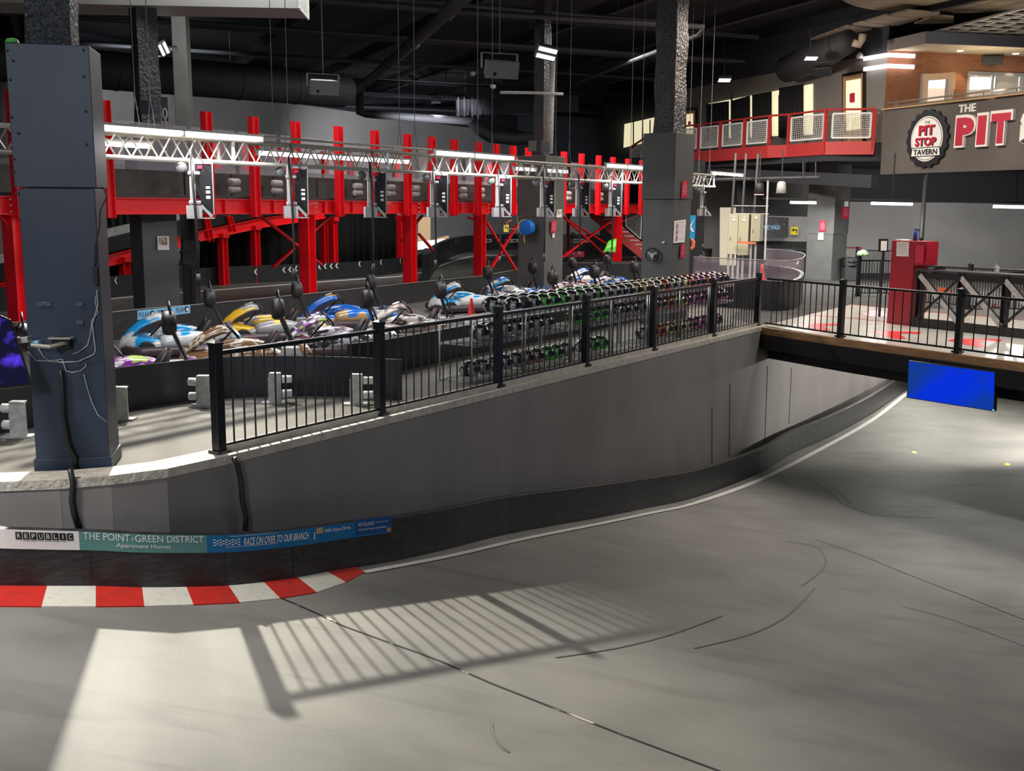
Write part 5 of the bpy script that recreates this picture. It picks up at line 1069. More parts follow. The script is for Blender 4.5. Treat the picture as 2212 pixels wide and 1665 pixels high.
# steel and services under the mezzanine
mb = MB(); mb.bar(PY(1890, 392, 34), PY(1500, 372, 43), .3, .4); trim(mb, 'ceil')
mb = MB(); mb.tube([PY(1450, 390, 34), PY(1770, 383, 33)], .05, 8); trim(mb, 'pipe')
for x in (1735, 1762): mb = MB(); mb.tube([PY(x, 383, 33), PY(x, 350, 33)], .02, 6); trim(mb, 'pipe')
mb = MB(); mb.tube([PY(2002, 380, 31.8), PY(1999, 390, 31.5), PY(1990, 516, 28), ], .06, 8); tag(mb.build('drain_pipe', 'darkmetal', smooth=True), 'thin dark pipe running down from the tavern fascia to the red pedestal', 'pipe')

# mezzanine wall: windows, curtains, door, corner lights
mpl = (V((*mw(0), 0)) + V((-.05, 0, 0)), V((*mw(10), 0)) + V((-.05, 0, 0)))
def mq(x0, x1, yb, yt, y2b=None, y2t=None): return [PV(x, y, *mpl) for x, y in ((x0, yb), (x1, y2b or yb), (x1, y2t or yt), (x0, yt))]
mb = MB(); mb.panel(*mq(1530, 1755, 300, 224, 290, 181), .03); t = struct(mb, 'window_1', 'winc')
for x in (1580, 1630, 1683, 1726): mb = MB(); mb.panel(*[v + V((-.03, 0, 0)) for v in mq(x, x + 3, 296, 205)], .02); mb.build('window_frame', 'darkmetal', t)
for i, (a, b, t0, t1) in enumerate(((1532, 1582, 225, 218), (1588, 1628, 217, 206), (1632, 1675, 205, 197), (1690, 1744, 190, 181))):
    nk = 26; vs = []
    for k in range(nk + 1):
        x = a + (b - a) * k / nk; y = t0 + (t1 - t0) * k / nk; o_ = V((-.12 - .04 * math.sin(k * 1.3), 0, 0)); vs += [PV(x, 306 - (x - 1530) * .05, *mpl) + o_, PV(x, y, *mpl) + o_]
    mb = MB(); mb.add(vs, [(2 * k, 2 * k + 2, 2 * k + 3, 2 * k + 1) for k in range(nk)]); o_ = mb.build('window_curtain', 'curtain', smooth=True); m_ = o_.modifiers.new('thickness', 'SOLIDIFY'); m_.thickness = .02
    tag(o_, 'black curtain on the mezzanine window behind the red balcony, %s from the left' % ORD[i], 'curtain', 'black curtains at the mezzanine windows')
mb = MB(); mb.panel(*mq(1819, 1869, 320, 160, 316, 151), .04); d1 = struct(mb, 'door_1', 'black')
mb = MB(); mb.panel(*[v + V((-.05, 0, 0)) for v in mq(1824, 1865, 320, 166, 316, 158)], .03); mb.build('door_leaf', 'doorwood', d1)
mb = MB(); mb.panel(*[v + V((-.07, 0, 0)) for v in mq(1832, 1863, 282, 175, 279, 170)], .02); mb.build('door_glass', 'ivory', d1)
mb = MB(); mb.panel(*[v + V((-.09, 0, 0)) for v in mq(1841, 1852, 222, 202, 221, 200)], .01); mb.build('door_notice', 'redsign', d1)
mb = MB(); mb.panel(*mq(1478, 1506, 305, 234, 302, 231), .04); d2 = struct(mb, 'door_2', 'black'); mb = MB(); mb.panel(*[v + V((-.05, 0, 0)) for v in mq(1482, 1503, 300, 240, 298, 238)], .03); mb.build('door_leaf', 'doorwood', d2)
mb = MB(); mb.panel(*[v + V((-.07, 0, 0)) for v in mq(1486, 1500, 290, 247, 288, 245)], .02); mb.build('door_glass', 'ivory', d2); mb = MB(); mb.panel(*[v + V((-.09, 0, 0)) for v in mq(1491, 1497, 272, 262)], .01); mb.build('door_notice', 'redsign', d2)
mb = MB(); mb.panel(*[PY(x, y, 56) for x, y in ((1347, 319), (1420, 302), (1420, 252), (1349, 268))], .05); w2 = struct(mb, 'window_2', 'winc')
for x in (1367, 1387, 1403): mb = MB(); mb.panel(*[PY(a, b, 55.9) for a, b in ((x, 312), (x + 2.5, 312), (x + 2.5, 258), (x, 260))], .03); mb.build('window_frame', 'darkmetal', w2)
mb = MB(); mb.prism([PY(1300, 300, 56.4).xy, PY(1480, 300, 56.4).xy, PY(1480, 300, 56.8).xy, PY(1300, 300, 56.8).xy], 0, 9.2); struct(mb, 'wall_far_bay', 'ceil')
# tavern wing
TC = TCp; TDr = V((.974, .228)); te = TC + TDr * 9; ZSF = PV(1925, 109, V((*TC, 0)), V((*(TC + TDr), 0))).z
def tv(u, z, o=0): q_ = TC + TDr * u + V((.228, -.974)) * o; return V((q_.x, q_.y, z))
tpl = (tv(0, 0), tv(5, 0))
def tu(x): p = PV(x, 180, *tpl); return (V((p.x, p.y)) - TC).dot(TDr)
mb = MB()
U_ = [0, tu(1990), tu(2052), tu(2090), 9]; zd, zw0, zw1 = 6.75, 5.4, PV(2100, 158, *tpl).z
def wallseg(u0, u1, z0, z1): mb.prism([tv(u0, 0).xy, tv(u1, 0).xy, tv(u1, 0, -.25).xy, tv(u0, 0, -.25).xy], z0, z1)
wallseg(U_[0], U_[1], 4.6, ZSF); wallseg(U_[1], U_[2], zd, ZSF); wallseg(U_[2], U_[3], 4.6, ZSF); wallseg(U_[3], U_[4], zw1, ZSF); wallseg(U_[3], U_[4], 4.6, 5.3); struct(mb, 'wall_tavern', 'brickm')
mb = MB(); mb.prism([tv(0, 0, -4).xy, tv(9, 0, -4).xy, tv(9, 0, -4.2).xy, tv(0, 0, -4.2).xy], 4.6, ZSF); struct(mb, 'wall_tavern_inner', mat('tavern_inner_wall', (.5, .42, .33), .8))
lamp('AREA', tv(U_[3] + 2, ZSF - .3, -2), 150, tv(U_[3] + 2, 5, -2), (1, .93, .85), 3, 2)
mb = MB(); mb.prism([tv(0, 0, -4).xy, tv(9, 0, -4).xy, tv(9, 0, -.1).xy, tv(0, 0, -.1).xy], ZSF, ZSF + .1); struct(mb, 'ceiling_tavern', 'tile')
w3 = MB(); [w3.bar(tv(u, 5.3, .03), tv(u, zw1, .03), .08, .06) for u in (U_[3], tu(2142), tu(2150), tu(2202), 9)]; w3.bar(tv(U_[3], zw1, .03), tv(9, zw1, .03), .08, .1); w3.bar(tv(U_[3], 5.3, .03), tv(9, 5.3, .03), .08, .1); w3 = struct(w3, 'window_3', 'silver')
mb = MB(); mb.quad(tv(U_[3], 5.3, -.05), tv(9, 5.3, -.05), tv(9, zw1, -.05), tv(U_[3], zw1, -.05)); mb.build('window_pane', 'glass', w3)
for i, (u, z, rx) in enumerate(((tu(2135), 7.0, .75), (tu(2020), 7.0, .45), (tu(2215), 7.0, .8))):
    c = tv(u, z - .25 + .0, -2.6); pts = [c + V((*(TDr * rx * math.cos(a)), 0)) + V((0, .9 * math.sin(a) * rx, 0)) for a in [k * math.pi / 10 for k in range(20)]]
    t = thing('ring_pendant', 'glowing oval ring pendant inside the tavern, %s' % ['seen through the window left pane', 'seen through the open doorway', 'at the right edge of the window'][i], 'pendant lamp', c); mb = MB()
    mb.loft([[p + V((0, 0, z_)) for p in pts] for z_ in (0, .26)]); mb.build('glowing_ring', 'tube', t); mb = MB(); mb.tube([c + V((0, 0, .26)), V((c.x, c.y, ZSF))], .02, 6); mb.build('hanger', 'darkmetal', t)
d3 = MB(); [d3.bar(tv(u, 4.6, .03), tv(u, zd, .03), .07, .06) for u in (U_[1], U_[2])]; d3.bar(tv(U_[1], zd, .03), tv(U_[2], zd, .03), .07, .06); d3 = struct(d3, 'door_3', 'silver')
hp = tv(U_[1] + .02, 0, .06); he = tv(tu(2027), 0, .85); q_ = [V((hp.x, hp.y, 4.76)), V((he.x, he.y, 4.76)), V((he.x, he.y, zd)), V((hp.x, hp.y, zd))]
mb = MB(); fq = lambda u, v: q_[0] + (q_[1] - q_[0]) * u + (q_[3] - q_[0]) * v
for u0, u1, v0, v1 in ((0, .16, 0, 1), (.84, 1, 0, 1), (.16, .84, .9, 1), (.16, .84, 0, .15)): mb.panel(fq(u0, v0), fq(u1, v0), fq(u1, v1), fq(u0, v1), .05)
lf = mb.build('door_leaf', 'doorwood', d3); mb = MB(); mb.panel(fq(.16, .15), fq(.84, .15), fq(.84, .9), fq(.16, .9), .01); mb.build('door_glass', 'glass', lf)
# tiled soffit, fascia beam and grid
sA, sB = PV(1999, 91, V((0, 35.8 - 3.1, 0)) + V((0, 0, 0)), V((10, 35.8 - .75, 0))), None
f0 = P(1999, 91, ZSF); f1 = P(2330, 106, ZSF); b0_ = tv(.0, ZSF); b1_ = tv(9, ZSF)
mb = MB(); mb.add([f0, f1, b1_, b0_, f0 + V((0, 0, .1)), f1 + V((0, 0, .1)), b1_ + V((0, 0, .1)), b0_ + V((0, 0, .1))], [(0, 1, 2, 3), (7, 6, 5, 4), (0, 4, 5, 1), (3, 7, 4, 0)]); struct(mb, 'ceiling_soffit', 'tile')
mb = MB(); hz = V((0, 0, .14)); mb.bar(f0 + hz, f1 + hz, .1, .34); trim(mb, mat('soffit_band_blue_grey', (.1, .11, .14), .6)); mb = MB(); mb.bar(f0 + hz, b0_ + hz, .08, .34); trim(mb, 'midwall')
for x, y in ((2074, 110), (2194, 116)):
    p = P(x, y, ZSF - .004); t = thing('downlight', 'small round downlight in the tiled soffit, %s' % ('left of the black loudspeaker' if x < 2100 else 'right of the black loudspeaker'), 'downlight', p, 'soffit downlights'); mb = MB(); mb.lathe([(.09, -.01), (.09, .0)], p, None, 16); mb.build('lens', 'led', t)
for u in (tu(2068), tu(2175)): lamp('SPOT', tv(u, ZSF - .05, .45), 60, tv(u, 5.2, .12), (1, .75, .45), .04, angle=62, blend=.4)
lamp('AREA', f0 + V((2.5, .9, -1.2)), 22, f0 + V((2.5, 1, 1)), (1, .85, .6), 2, 1)
gr = thing('ceiling_grid', 'pale open metal grid hanging in front of the tavern soffit', 'ceiling grid', f0 + V((0, 0, .5))); gz = ZSF + .38
g0, g1 = P(2003, 73, gz), P(2420, 86, gz); gd = (g1 - g0).normalized(); ge = P(2225, 14, gz); gb_ = (ge - g0).normalized(); Lg = (g1 - g0).length
mb = MB()
for k in range(12): p = g0 + gb_ * (k * .62); mb.bar(p, p + gd * Lg, .07, .06)
trA = mb.build('grid_runner', 'silver', gr); mb = MB()
for k in range(14): p = g0 + gd * (k * .62); mb.bar(p, p + gb_ * 7, .07, .06)
mb.build('grid_cross_bar', 'silver', gr)
# big fabric drum and beige panels
p1, p2, p3 = P(1815, 0, 8.5), P(2000, 30, 8.5), P(2212, 20, 8.5)
ax, ay, bx2, by2, cx2, cy2 = p1.x, p1.y, p2.x, p2.y, p3.x, p3.y; dd_ = 2 * (ax * (by2 - cy2) + bx2 * (cy2 - ay) + cx2 * (ay - by2))
c = V((((ax ** 2 + ay ** 2) * (by2 - cy2) + (bx2 ** 2 + by2 ** 2) * (cy2 - ay) + (cx2 ** 2 + cy2 ** 2) * (ay - by2)) / dd_, ((ax ** 2 + ay ** 2) * (cx2 - bx2) + (bx2 ** 2 + by2 ** 2) * (ax - cx2) + (cx2 ** 2 + cy2 ** 2) * (bx2 - ax)) / dd_, 8.5)); rr_ = (V(c.xy) - V(p1.xy)).length
mb = MB(); mb.lathe([(rr_ - .05, 0), (rr_, .05), (rr_, .55)], c, None, 48); tag(mb.build('ceiling_drum', 'beige'), 'large round beige ceiling disc at the top right corner', 'ceiling disc')
for i, px in enumerate((((1752, 86), (1862, 84), (1896, 66), (1831, 57)), ((1842, 54), (1912, 62), (1930, 56), (1868, 48)), ((1862, 50), (1940, 56), (1985, 42), (1914, 34)), ((1925, 33), (2000, 40), (2030, 30), (1960, 24)), ((1975, 52), (2060, 50), (2060, 38), (2020, 35)))):
    mb = MB(); vs = [P(x, y, 8.2 + i * .02) for x, y in px]; mb.add(vs + [v + V((0, 0, .06)) for v in vs], [(0, 1, 2, 3), (7, 6, 5, 4), (0, 4, 5, 1), (1, 5, 6, 2), (2, 6, 7, 3), (3, 7, 4, 0)])
    tag(mb.build('ceiling_panel', 'beige'), 'beige ceiling panel above the mezzanine, %s from the left' % ORD[i], 'ceiling panel', 'beige ceiling panels')
el = thing('duct_elbow', 'dark flexible duct with pale elbow below the beige ceiling panels', 'duct', PY(1830, 95, 34)); mb = MB(); mb.tube([PY(1700, 150, 38), PY(1770, 120, 36), PY(1835, 88, 34.5)], [.45, .5, .36], 14); mb.build('duct_run', 'duct', el, smooth=True)
mb = MB(); mb.tube([PY(1842, 92, 34), PY(1856, 96, 34), PY(1862, 84, 34), PY(1864, 74, 34)], .12, 10); mb.build('pale_elbow', 'beige', el, smooth=True)
for i, (yl, yc, yr) in enumerate(((131, 120, 123.5), (157, 143.5, 148))):
    A_, B_, C_ = PV(1874, yl, *mpl) + V((-.12, 0, 0)), tv(.0, 0, .15), tv(tu(1967), 0, .12); zc = PV(1917, yc, *tpl).z; B_.z = zc; C_.z = PV(1967, yr, *tpl).z; B_ += V((-.05, 0, 0)); A_.z = zc; C_.z = zc
    t = thing('corner_light', '%s bent bar light on the corner between balcony wall and tavern' % ['upper', 'lower'][i], 'light', B_, 'corner bar lights'); mb = MB(); mb.bar(A_, B_, .06, .12); mb.build('bar', 'tube', t); mb = MB(); mb.bar(B_, C_, .06, .12); mb.build('bar', 'tube', t)
mb = MB(); mb.lathe([(.1, -.1), (.12, 0), (.05, .1)], PV(1870, 120, *mpl) + V((-.2, 0, 0)), None, 12); tag(mb.build('dome_camera', 'white', smooth=True), 'small white dome camera left of the corner lights', 'camera')
# fascia with the sign
fa = PY(1906, 300, 34.6); fb_ = PY(2212, 280, 29.6); fa.z = fb_.z = 0; fb_ = fa + (fb_ - fa) * 1.6; fpl = (fa, fb_); fD = (fb_ - fa).normalized(); fNn = V((-abs(fD.y), -fD.x, 0)).normalized(); fNn = V((fD.y, -fD.x, 0)) if V((fD.y, -fD.x, 0)).y < 0 else V((-fD.y, fD.x, 0))
ztop, zbot = PV(1914, 238, *fpl).z, PV(1900, 377, *fpl).z
mb = MB(); mb.panel(V((*fa.xy, zbot)), V((*fb_.xy, zbot)), V((*fb_.xy, ztop)), V((*fa.xy, ztop)), .25); struct(mb, 'wall_fascia', mat('fascia_taupe', (.085, .075, .067), .6, col2=(.1, .09, .08), scale=.8))
mb = MB(); off_ = -fNn * .1
for z in (ztop + .1, ztop + .22): mb.tube([V((*(fa + off_).xy, z)), V((*(fb_ + off_).xy, z))], .025, 8)
hr_ = mb; rl = thing('guard_rail', 'brushed steel handrail on top of the grey tavern fascia', 'railing', V((*fa.xy, ztop))); hr_.build('rail_tube', 'alu', rl, smooth=True)
for k in range(9): p = fa + fD * (.4 + k * 1.15) + off_; mb = MB(); mb.bar(V((p.x, p.y, ztop)), V((p.x, p.y, ztop + .22)), .03); mb.build('bracket', 'alu', rl)
mb = MB(); mb.bar(V((*fa.xy, ztop + .02)) + off_ * 0, V((*fb_.xy, ztop + .02)), .27, .04); trim(mb, 'doorwood')
cs = (PV(2007, 300, *fpl)); sg = thing('tavern_badge', 'round tyre shaped badge with white oval reading THE PIT STOP TAVERN', 'sign', cs)
fU = V((0, 0, 1)); pt = lambda u, v, l=0: cs + fD * u + fU * v + fNn * l
H_ = 2.43; hh = (PV(2007, 236, *fpl).z - PV(2007, 364, *fpl).z) / 2; ww = hh * .98
def disc(r0, l0, l1, m, nm, par, knobs=False, n=72, sx=1):
    o_ = []
    for k in range(n):
        a = 2 * math.pi * k / n; r = r0 * (1.07 if knobs and (k % 4) < 2 else 1); o_.append((r * math.cos(a) * ww * sx, r * math.sin(a) * hh))
    mb = MB(); mb.loft([[pt(u, v, l0) for u, v in o_], [pt(u, v, l1) for u, v in o_]]); return mb.build(nm, m, par)
disc(.93, .0, .09, 'black', 'tyre', sg, True); disc(.76, .0, .1, 'white', 'white_face', sg, sx=.98); disc(.72, .0, .103, 'black', 'ring_line', sg, sx=.98); disc(.7, .0, .106, 'white', 'inner_face', sg, sx=.98)
def st_(s_, u0, u1, v0, v1, m, l=.11, par=sg, **k): return text('lettering', s_, pt(u0 * ww, v0 * hh, l), pt(u1 * ww, v0 * hh, l), pt(u0 * ww, v1 * hh, l), m, par, **k)
st_('THE', -.13, .13, .5, .6, 'black'); 
st_('PIT', -.36, .4, .1, .45, 'black', offset=.05); st_('PIT', -.38, .36, .12, .46, 'signred', l=.116, offset=.035)
st_('STOP', -.5, .5, -.26, .04, 'black', offset=.05); st_('STOP', -.52, .46, -.24, .05, 'signred', l=.116, offset=.035)
mb = MB(); bn = [(-.7, -.6), (.72, -.6), (.66, -.28), (-.66, -.28)]; mb.loft([[pt(u * ww, v * hh, l) for u, v in bn] for l in (.0, .112)]); mb.build('banner', 'black', sg)
mb = MB(); bn = [(-.66, -.57), (.68, -.57), (.63, -.31), (-.62, -.31)]; mb.loft([[pt(u * ww, v * hh, l) for u, v in bn] for l in (.0, .118)]); mb.build('banner_face', 'white', sg); st_('TAVERN', -.56, .57, -.54, -.35, 'black', l=.12, offset=.04)
lt = thing('tavern_lettering', 'large raised red PIT lettering with white edges under a small white THE on the fascia', 'sign', PV(2130, 290, *fpl))
def fq_(x0, x1, yb0, yb1, yt0): return PV(x0, yb0, *fpl) + fNn * .0, PV(x1, yb1, *fpl) + fNn * .0, PV(x0 + (0), yt0, *fpl)
def ftext(s_, x0, x1, yb, yt, m, l, **k):
    a, b = PV(x0, yb, *fpl), PV(x1, yb, *fpl); zb = a.z; zt = PV(x0, yt, *fpl).z; b.z = zb; return text('lettering', s_, a, b, V((a.x, a.y, zt)), m, lt, lift=l, **k)
ftext('THE', 2072, 2109, 244, 227, 'white', .02, ext=.02, offset=.02)
for ch, x0, x1, yb, yt in (('P', 2066, 2111, 320, 250), ('I', 2112, 2137, 318, 245), ('T', 2141, 2189, 316, 241)):
    ftext(ch, x0, x1, yb, yt, 'white', .06, ext=.05, offset=.085 if ch != 'I' else .05)
    w_ = 3.5; ftext(ch, x0 + w_, x1 - w_, yb - 5, yt + 6, 'signred', .115, ext=.01, offset=.06 if ch != 'I' else .04)
ftext('S', 2206, 2262, 316, 236, 'white', .06, ext=.05, offset=.1)
# fluorescent tubes below the mezzanine
for i, (x0, x1, y0, y1, Y) in enumerate(((1707, 1763, 437, 438, 36), (1882, 1971, 439, 441, 34), (2146, 2240, 446, 448, 32))):
    a, b = PY(x0, y0, Y), PY(x1, y1, Y); t = thing('tube_light', 'lit fluorescent tube under the mezzanine, %s' % ['left of the broad dark column', 'just right of the broad dark column', 'at the right edge of the picture'][i], 'light', (a + b) / 2, 'tube lights under the mezzanine')
    mb = MB(); mb.tube([a, b], .045, 8); mb.build('tube', 'tube', t); mb = MB(); mb.bar(a + V((-.9, 0, .12)), b + V((0, 0, .12)), .1, .05); mb.build('housing', 'darkmetal', t)
    c = (a + b) / 2; lamp('AREA', c + V((0, 0, -.08)), 170, None, (1, 1, .95), (b - a).length, .1)
    mb = MB(); mb.tube([c + V((0, 0, .1)), V((c.x, c.y, 4.2))], .015, 5); mb.build('hanger', 'darkmetal', t)
for i, (x, y) in enumerate(((1640, 405), (1688, 403))):
    c = PY(x, y, 33); t = thing('pendant_can', 'dark cylindrical pendant can over the cream cabinets, the %s one' % ['left', 'right'][i], 'pendant lamp', c); mb = MB(); mb.lathe([(.16, -.2), (.13, .1), (.08, .16)], c, None, 16); mb.build('shade', 'darkmetal' if i == 0 else 'plate', t, smooth=True)
    if i == 0: mb = MB(); mb.lathe([(.15, -.22), (.15, -.2)], c, None, 16); mb.build('lens', mat('lit_pink_lens', (1, .45, .55), .4, emit=1.2), t)
    mb = MB(); mb.tube([c + V((0, 0, .1)), V((c.x, c.y, 4.2))], .02, 5); mb.build('hanger', 'darkmetal', t)

# ---------------------------------------------------------------- right deck furniture
# cream cabinets on posts, workshop behind
mb = MB(); mb.panel(*[PY(x, y, 47) for x, y in ((1555, 580), (1590, 580), (1590, 448), (1556, 448))], .1); struct(mb, 'wall_workshop_glow', 'bright')  # glowing panel stands in for the bright workshop beyond the opening
for i, (x0, x1, x2, yb, yt) in enumerate(((1571, 1591, 1597, 549, 462), (1592, 1614, 1620, 551, 462), (1620, 1640, 1649, 521, 462))):
    Y = 32.6 + i * .1; t = thing('electrical_cabinet', 'tall cream steel cabinet, %s of the three' % ['leftmost', 'middle', 'shorter rightmost'][i], 'cabinet', PY(x0, yb, Y), 'cream cabinets on posts')
    a, b, b2, a2 = PY(x0, yb, Y), PY(x1, yb, Y), PY(x1, yt, Y), PY(x0, yt, Y); b.z = a.z; b2.z = a2.z; b2.x = b.x; a2.x = a.x; a2.y = a.y; b2.y = b.y; dp = V((.22, .5, 0)) ; mb = MB()
    mb.loft([[a, b, b2, a2], [p + dp for p in (a, b, b2, a2)]]); mb.build('body', 'creamd', t); mb = MB(); mb.panel(*[p + V((0, -.03, 0)) for p in (a, b, b2, a2)], .03); dr = mb.build('door', 'cream', t, bevel=.008)
    c = (a + b) / 2; hz = a2.z - a.z
    for z, w in ((.93, .04), (.86, .08)): mb = MB(); mb.box(V((c.x, c.y - .045, a.z + hz * z)), (w, .01, w)); mb.build('nameplate', 'paper', dr)
    mb = MB(); mb.box(V((a.x + .07, a.y - .06, a.z + hz * .42)), (.03, .04, .1)); mb.build('handle', 'silver', dr)
    for xx in (.08, .22): mb = MB(); mb.bar(V((a.x + xx, a.y + .2, 0)), V((a.x + xx, a.y + .2, a.z + .02)), .06); mb.build('leg', 'plate', t)
    mb = MB(); mb.tube([V((c.x, c.y + .25, a2.z)), V((c.x + .05, c.y + .25, 4.1))], .035, 8); mb.build('conduit', 'columng', t)
    if i == 1: mb = MB(); mb.bar(PY(1594, 523, 32.4), PY(1632, 525, 32.4), .04, .06); mb.build('orange_strap', 'orange', t)
mb = MB(); mb.tube([PY(1659, 390, 32), PY(1652, 560, 32)], .03, 8); tag(mb.build('strut_channel', 'plate'), 'upright perforated steel channel right of the cream cabinets', 'post')
t = thing('bracket_frame', 'thin grey horizontal frame tying the cabinet conduits together', 'frame', PY(1620, 444, 32.9)); mb = MB(); mb.bar(PY(1580, 444, 32.9), PY(1660, 445, 32.9), .06, .03); mb.bar(PY(1580, 461, 32.9), PY(1660, 462, 32.9), .06, .03); mb.build('rail', 'plate', t)
# poster with X, orange handle frame, pedestal
t = thing('poster_stand', 'cyan poster with a large white X right of the steering wheel column', 'poster', PY(1490, 516, 26)); a, b, c_, d_ = [PY(x, y, 26) for x, y in ((1479, 515), (1501, 516), (1503, 465), (1481, 465))]; mb = MB(); mb.panel(a, b, c_, d_, .03); mb.build('sheet', 'cyan', t)
g_ = lambda u, v: a + (b - a) * u + (d_ - a) * v + V((0, -.012, 0)); mb = MB(); mb.add([g_(*p) for p in ((.08, .88), (.45, .52), (.6, .52), (.95, .9), (.52, .6), (.1, .3), (.3, .3), (.5, .42), (.68, .3), (.92, .3), (.65, .5), (.42, .5))], [(0, 1, 4), (1, 2, 4), (4, 2, 3), (5, 6, 7, 11), (7, 8, 9, 10), (11, 7, 10)]); mb.build('x_mark', 'white', t)
mb = MB(); p = (a + b) / 2; mb.bar(p, V((p.x, p.y, 0)), .06); mb.build('stand', 'darkmetal', t)
mb = MB(); mb.tube([PY(1478, 518, 27), PY(1494, 517, 27), PY(1498, 521, 27), PY(1498, 533, 27), PY(1494, 537, 27), PY(1478, 536, 27)], .04, 8); mb.tube([PY(1478, 518, 27), V((*PY(1478, 518, 27).xy, 0))], .03); mb.tube([PY(1478, 536, 27), PY(1478, 518, 27)], .03); tag(mb.build('lift_handle', 'orange', smooth=True), 'orange tubular handle frame below the cyan poster', 'frame')
t = thing('rubbish_bin', 'dark grey open bin right of the last parked kart', 'bin', PY(1522, 575, 31)); c = P(1523, 577, 0); mb = MB(); mb.lathe([(.24, 0), (.28, .75), (.29, .78)], V((c.x, c.y, 0)), None, 18); mb.build('body', 'darkmetal', t)
# banner and railings at the back right
q_ = [PY(x, y, 40) for x, y in ((1648, 514), (1702, 514), (1704, 470), (1648, 467))]; t = thing('wash_banner', 'dark banner with bubbles reading WASH behind the cream cabinets', 'banner', q_[0]); mb = MB(); mb.panel(*q_, .03); mb.build('sheet', mat('bubble_print', (.4, .42, .45), .5, col2=(.03, .03, .035), scale=9, kind='voronoi', lo=.08, hi=.2), t)
g_ = lambda u, v: q_[0] + (q_[1] - q_[0]) * u + (q_[3] - q_[0]) * v + V((0, -.035, 0)); text('lettering', 'MUD', g_(.02, .38), g_(.25, .38), g_(.02, .6), 'ltblue', t, shear=.1, offset=.02); text('lettering', 'WASH', g_(.3, .38), g_(.68, .38), g_(.3, .6), 'ltblue', t, shear=.1, offset=.02)
mb = MB(); mb.panel(*[PY(x, y, 40.9) for x, y in ((1646, 520), (1748, 522), (1750, 468), (1646, 466))], .1); struct(mb, 'wall_side', 'greywall')
mb = MB(); mb.panel(*[PY(x, y, 40.95) for x, y in ((1592, 700), (1765, 700), (1768, 380), (1592, 380))], .1); struct(mb, 'wall_side_dark', 'black')
def pf(px, label, n, **k): pts = [P(x, y, 0) for x, y in px]; return fence('picket_fence', label, [(p.x, p.y) for p in pts], n, (pts[0].x, pts[0].y, 0), **k)
pf([(1655, 600), (1712, 601), (1760, 603)], 'far black picket fence below the bubble banner', [14, 10], pick=.022)
pf([(1852, 640), (1925, 640)], 'short black picket fence running to the red pedestal', 10)
pf([(1848, 602), (1925, 604)], 'black picket fence behind the red pedestal along the grey wall', 20)
pf([(1990, 660), (2090, 668), (2230, 678)], 'black picket fence behind the black truss counter', [16, 20])
# curved clear screen on a low black wall
CS = [P(x, y, .9) for x, y in dense([(1500, 598), (1600, 590), (1690, 582), (1738, 570), (1741, 562), (1715, 554), (1660, 551)], 4)]; CS = [V((p.x, p.y, 0)) for p in CS]
CS = [PY(x, 500, Y) for x, Y in dense([(1500, 27.5), (1600, 26.5), (1690, 25.8), (1728, 26.6), (1741, 28.5), (1735, 30.5), (1700, 32.5), (1655, 33.5)], 4)]; CS = [V((p.x, p.y, 0)) for p in CS]
t = thing('curved_barrier', 'low dark wall with a curved clear screen on top, left of the broad dark column', 'barrier', CS[8]); wallrun(CS, .72, .1).build('low_wall', 'barrier', t); mb = wallrun([p + V((0, 0, .72)) for p in CS], .5, .015); mb.build('clear_screen', 'acrylicp', t, smooth=True)
mb = MB(); mb.tube([p + V((0, 0, 1.22)) for p in CS], .012, 6); mb.build('edge_trim', 'alu', t)
# trash bag bin, red cart, green helmet, frame sign
c = P(1836, 606, 0); t = thing('bagged_bin', 'bin with shiny black bag beside the broad dark column', 'bin', c); mb = MB(); mb.box(c + V((0, 0, .4)), (.5, .5, .8)); mb.build('body', 'darkmetal', t, bevel=.03)
mb = MB(); prof = [(.3 + .04 * math.sin(k * 2.3), .5 + k * .05) for k in range(7)]; mb.lathe(prof, c, None, 14); mb.build('bag', mat('bin_bag', (.01, .01, .012), .12, bump=.9, bscale=12), t, smooth=True)
c = P(1842, 598, 0); t = thing('tool_cart', 'red tool cart top behind the bagged bin', 'cart', c); mb = MB(); mb.box(c + V((0, .5, 1.05)), (.8, .4, .06)); mb.build('tray', 'pedred', t); mb = MB(); [mb.bar(c + V((dx, .5, 0)), c + V((dx, .5, 1.05)), .05) for dx in (-.37, .37)]; mb.build('frame', 'pedred', t)
t = thing('bicycle_helmet', 'bright green and white helmet on a fence post left of the framed sign', 'helmet', P(1852, 640, 0) + V((.08, 0, 1.15))); mb = MB(); mb.lathe([(.16, -.04), (.17, .02), (.12, .1), (.04, .13)], P(1852, 640, 0) + V((.08, 0, 1.19)), None, 12); mb.build('shell', mat('green_mottle', (.1, .5, .08), .4, col2=(.8, .85, .75), scale=14), t, smooth=True)
t = thing('framed_sign', 'white sheet in a black frame standing left of the red pedestal', 'sign', PY(1908, 545, 24.5)); a, b, c_, d_ = [PY(x, y, 24.5) for x, y in ((1898, 544), (1918, 544), (1919, 516), (1899, 516))]; mb = MB(); mb.panel(a, b, c_, d_, .03); mb.build('frame', 'black', t); g_ = lambda u, v: a + (b - a) * u + (d_ - a) * v + V((0, -.01, 0)); mb = MB(); mb.panel(g_(.2, .1), g_(.85, .1), g_(.85, .85), g_(.2, .85), .006); mb.build('sheet', 'paper', t)
mb = MB(); p = (a + b) / 2; mb.bar(p, V((p.x, p.y, 0)), .05); mb.build('stand', 'black', t)
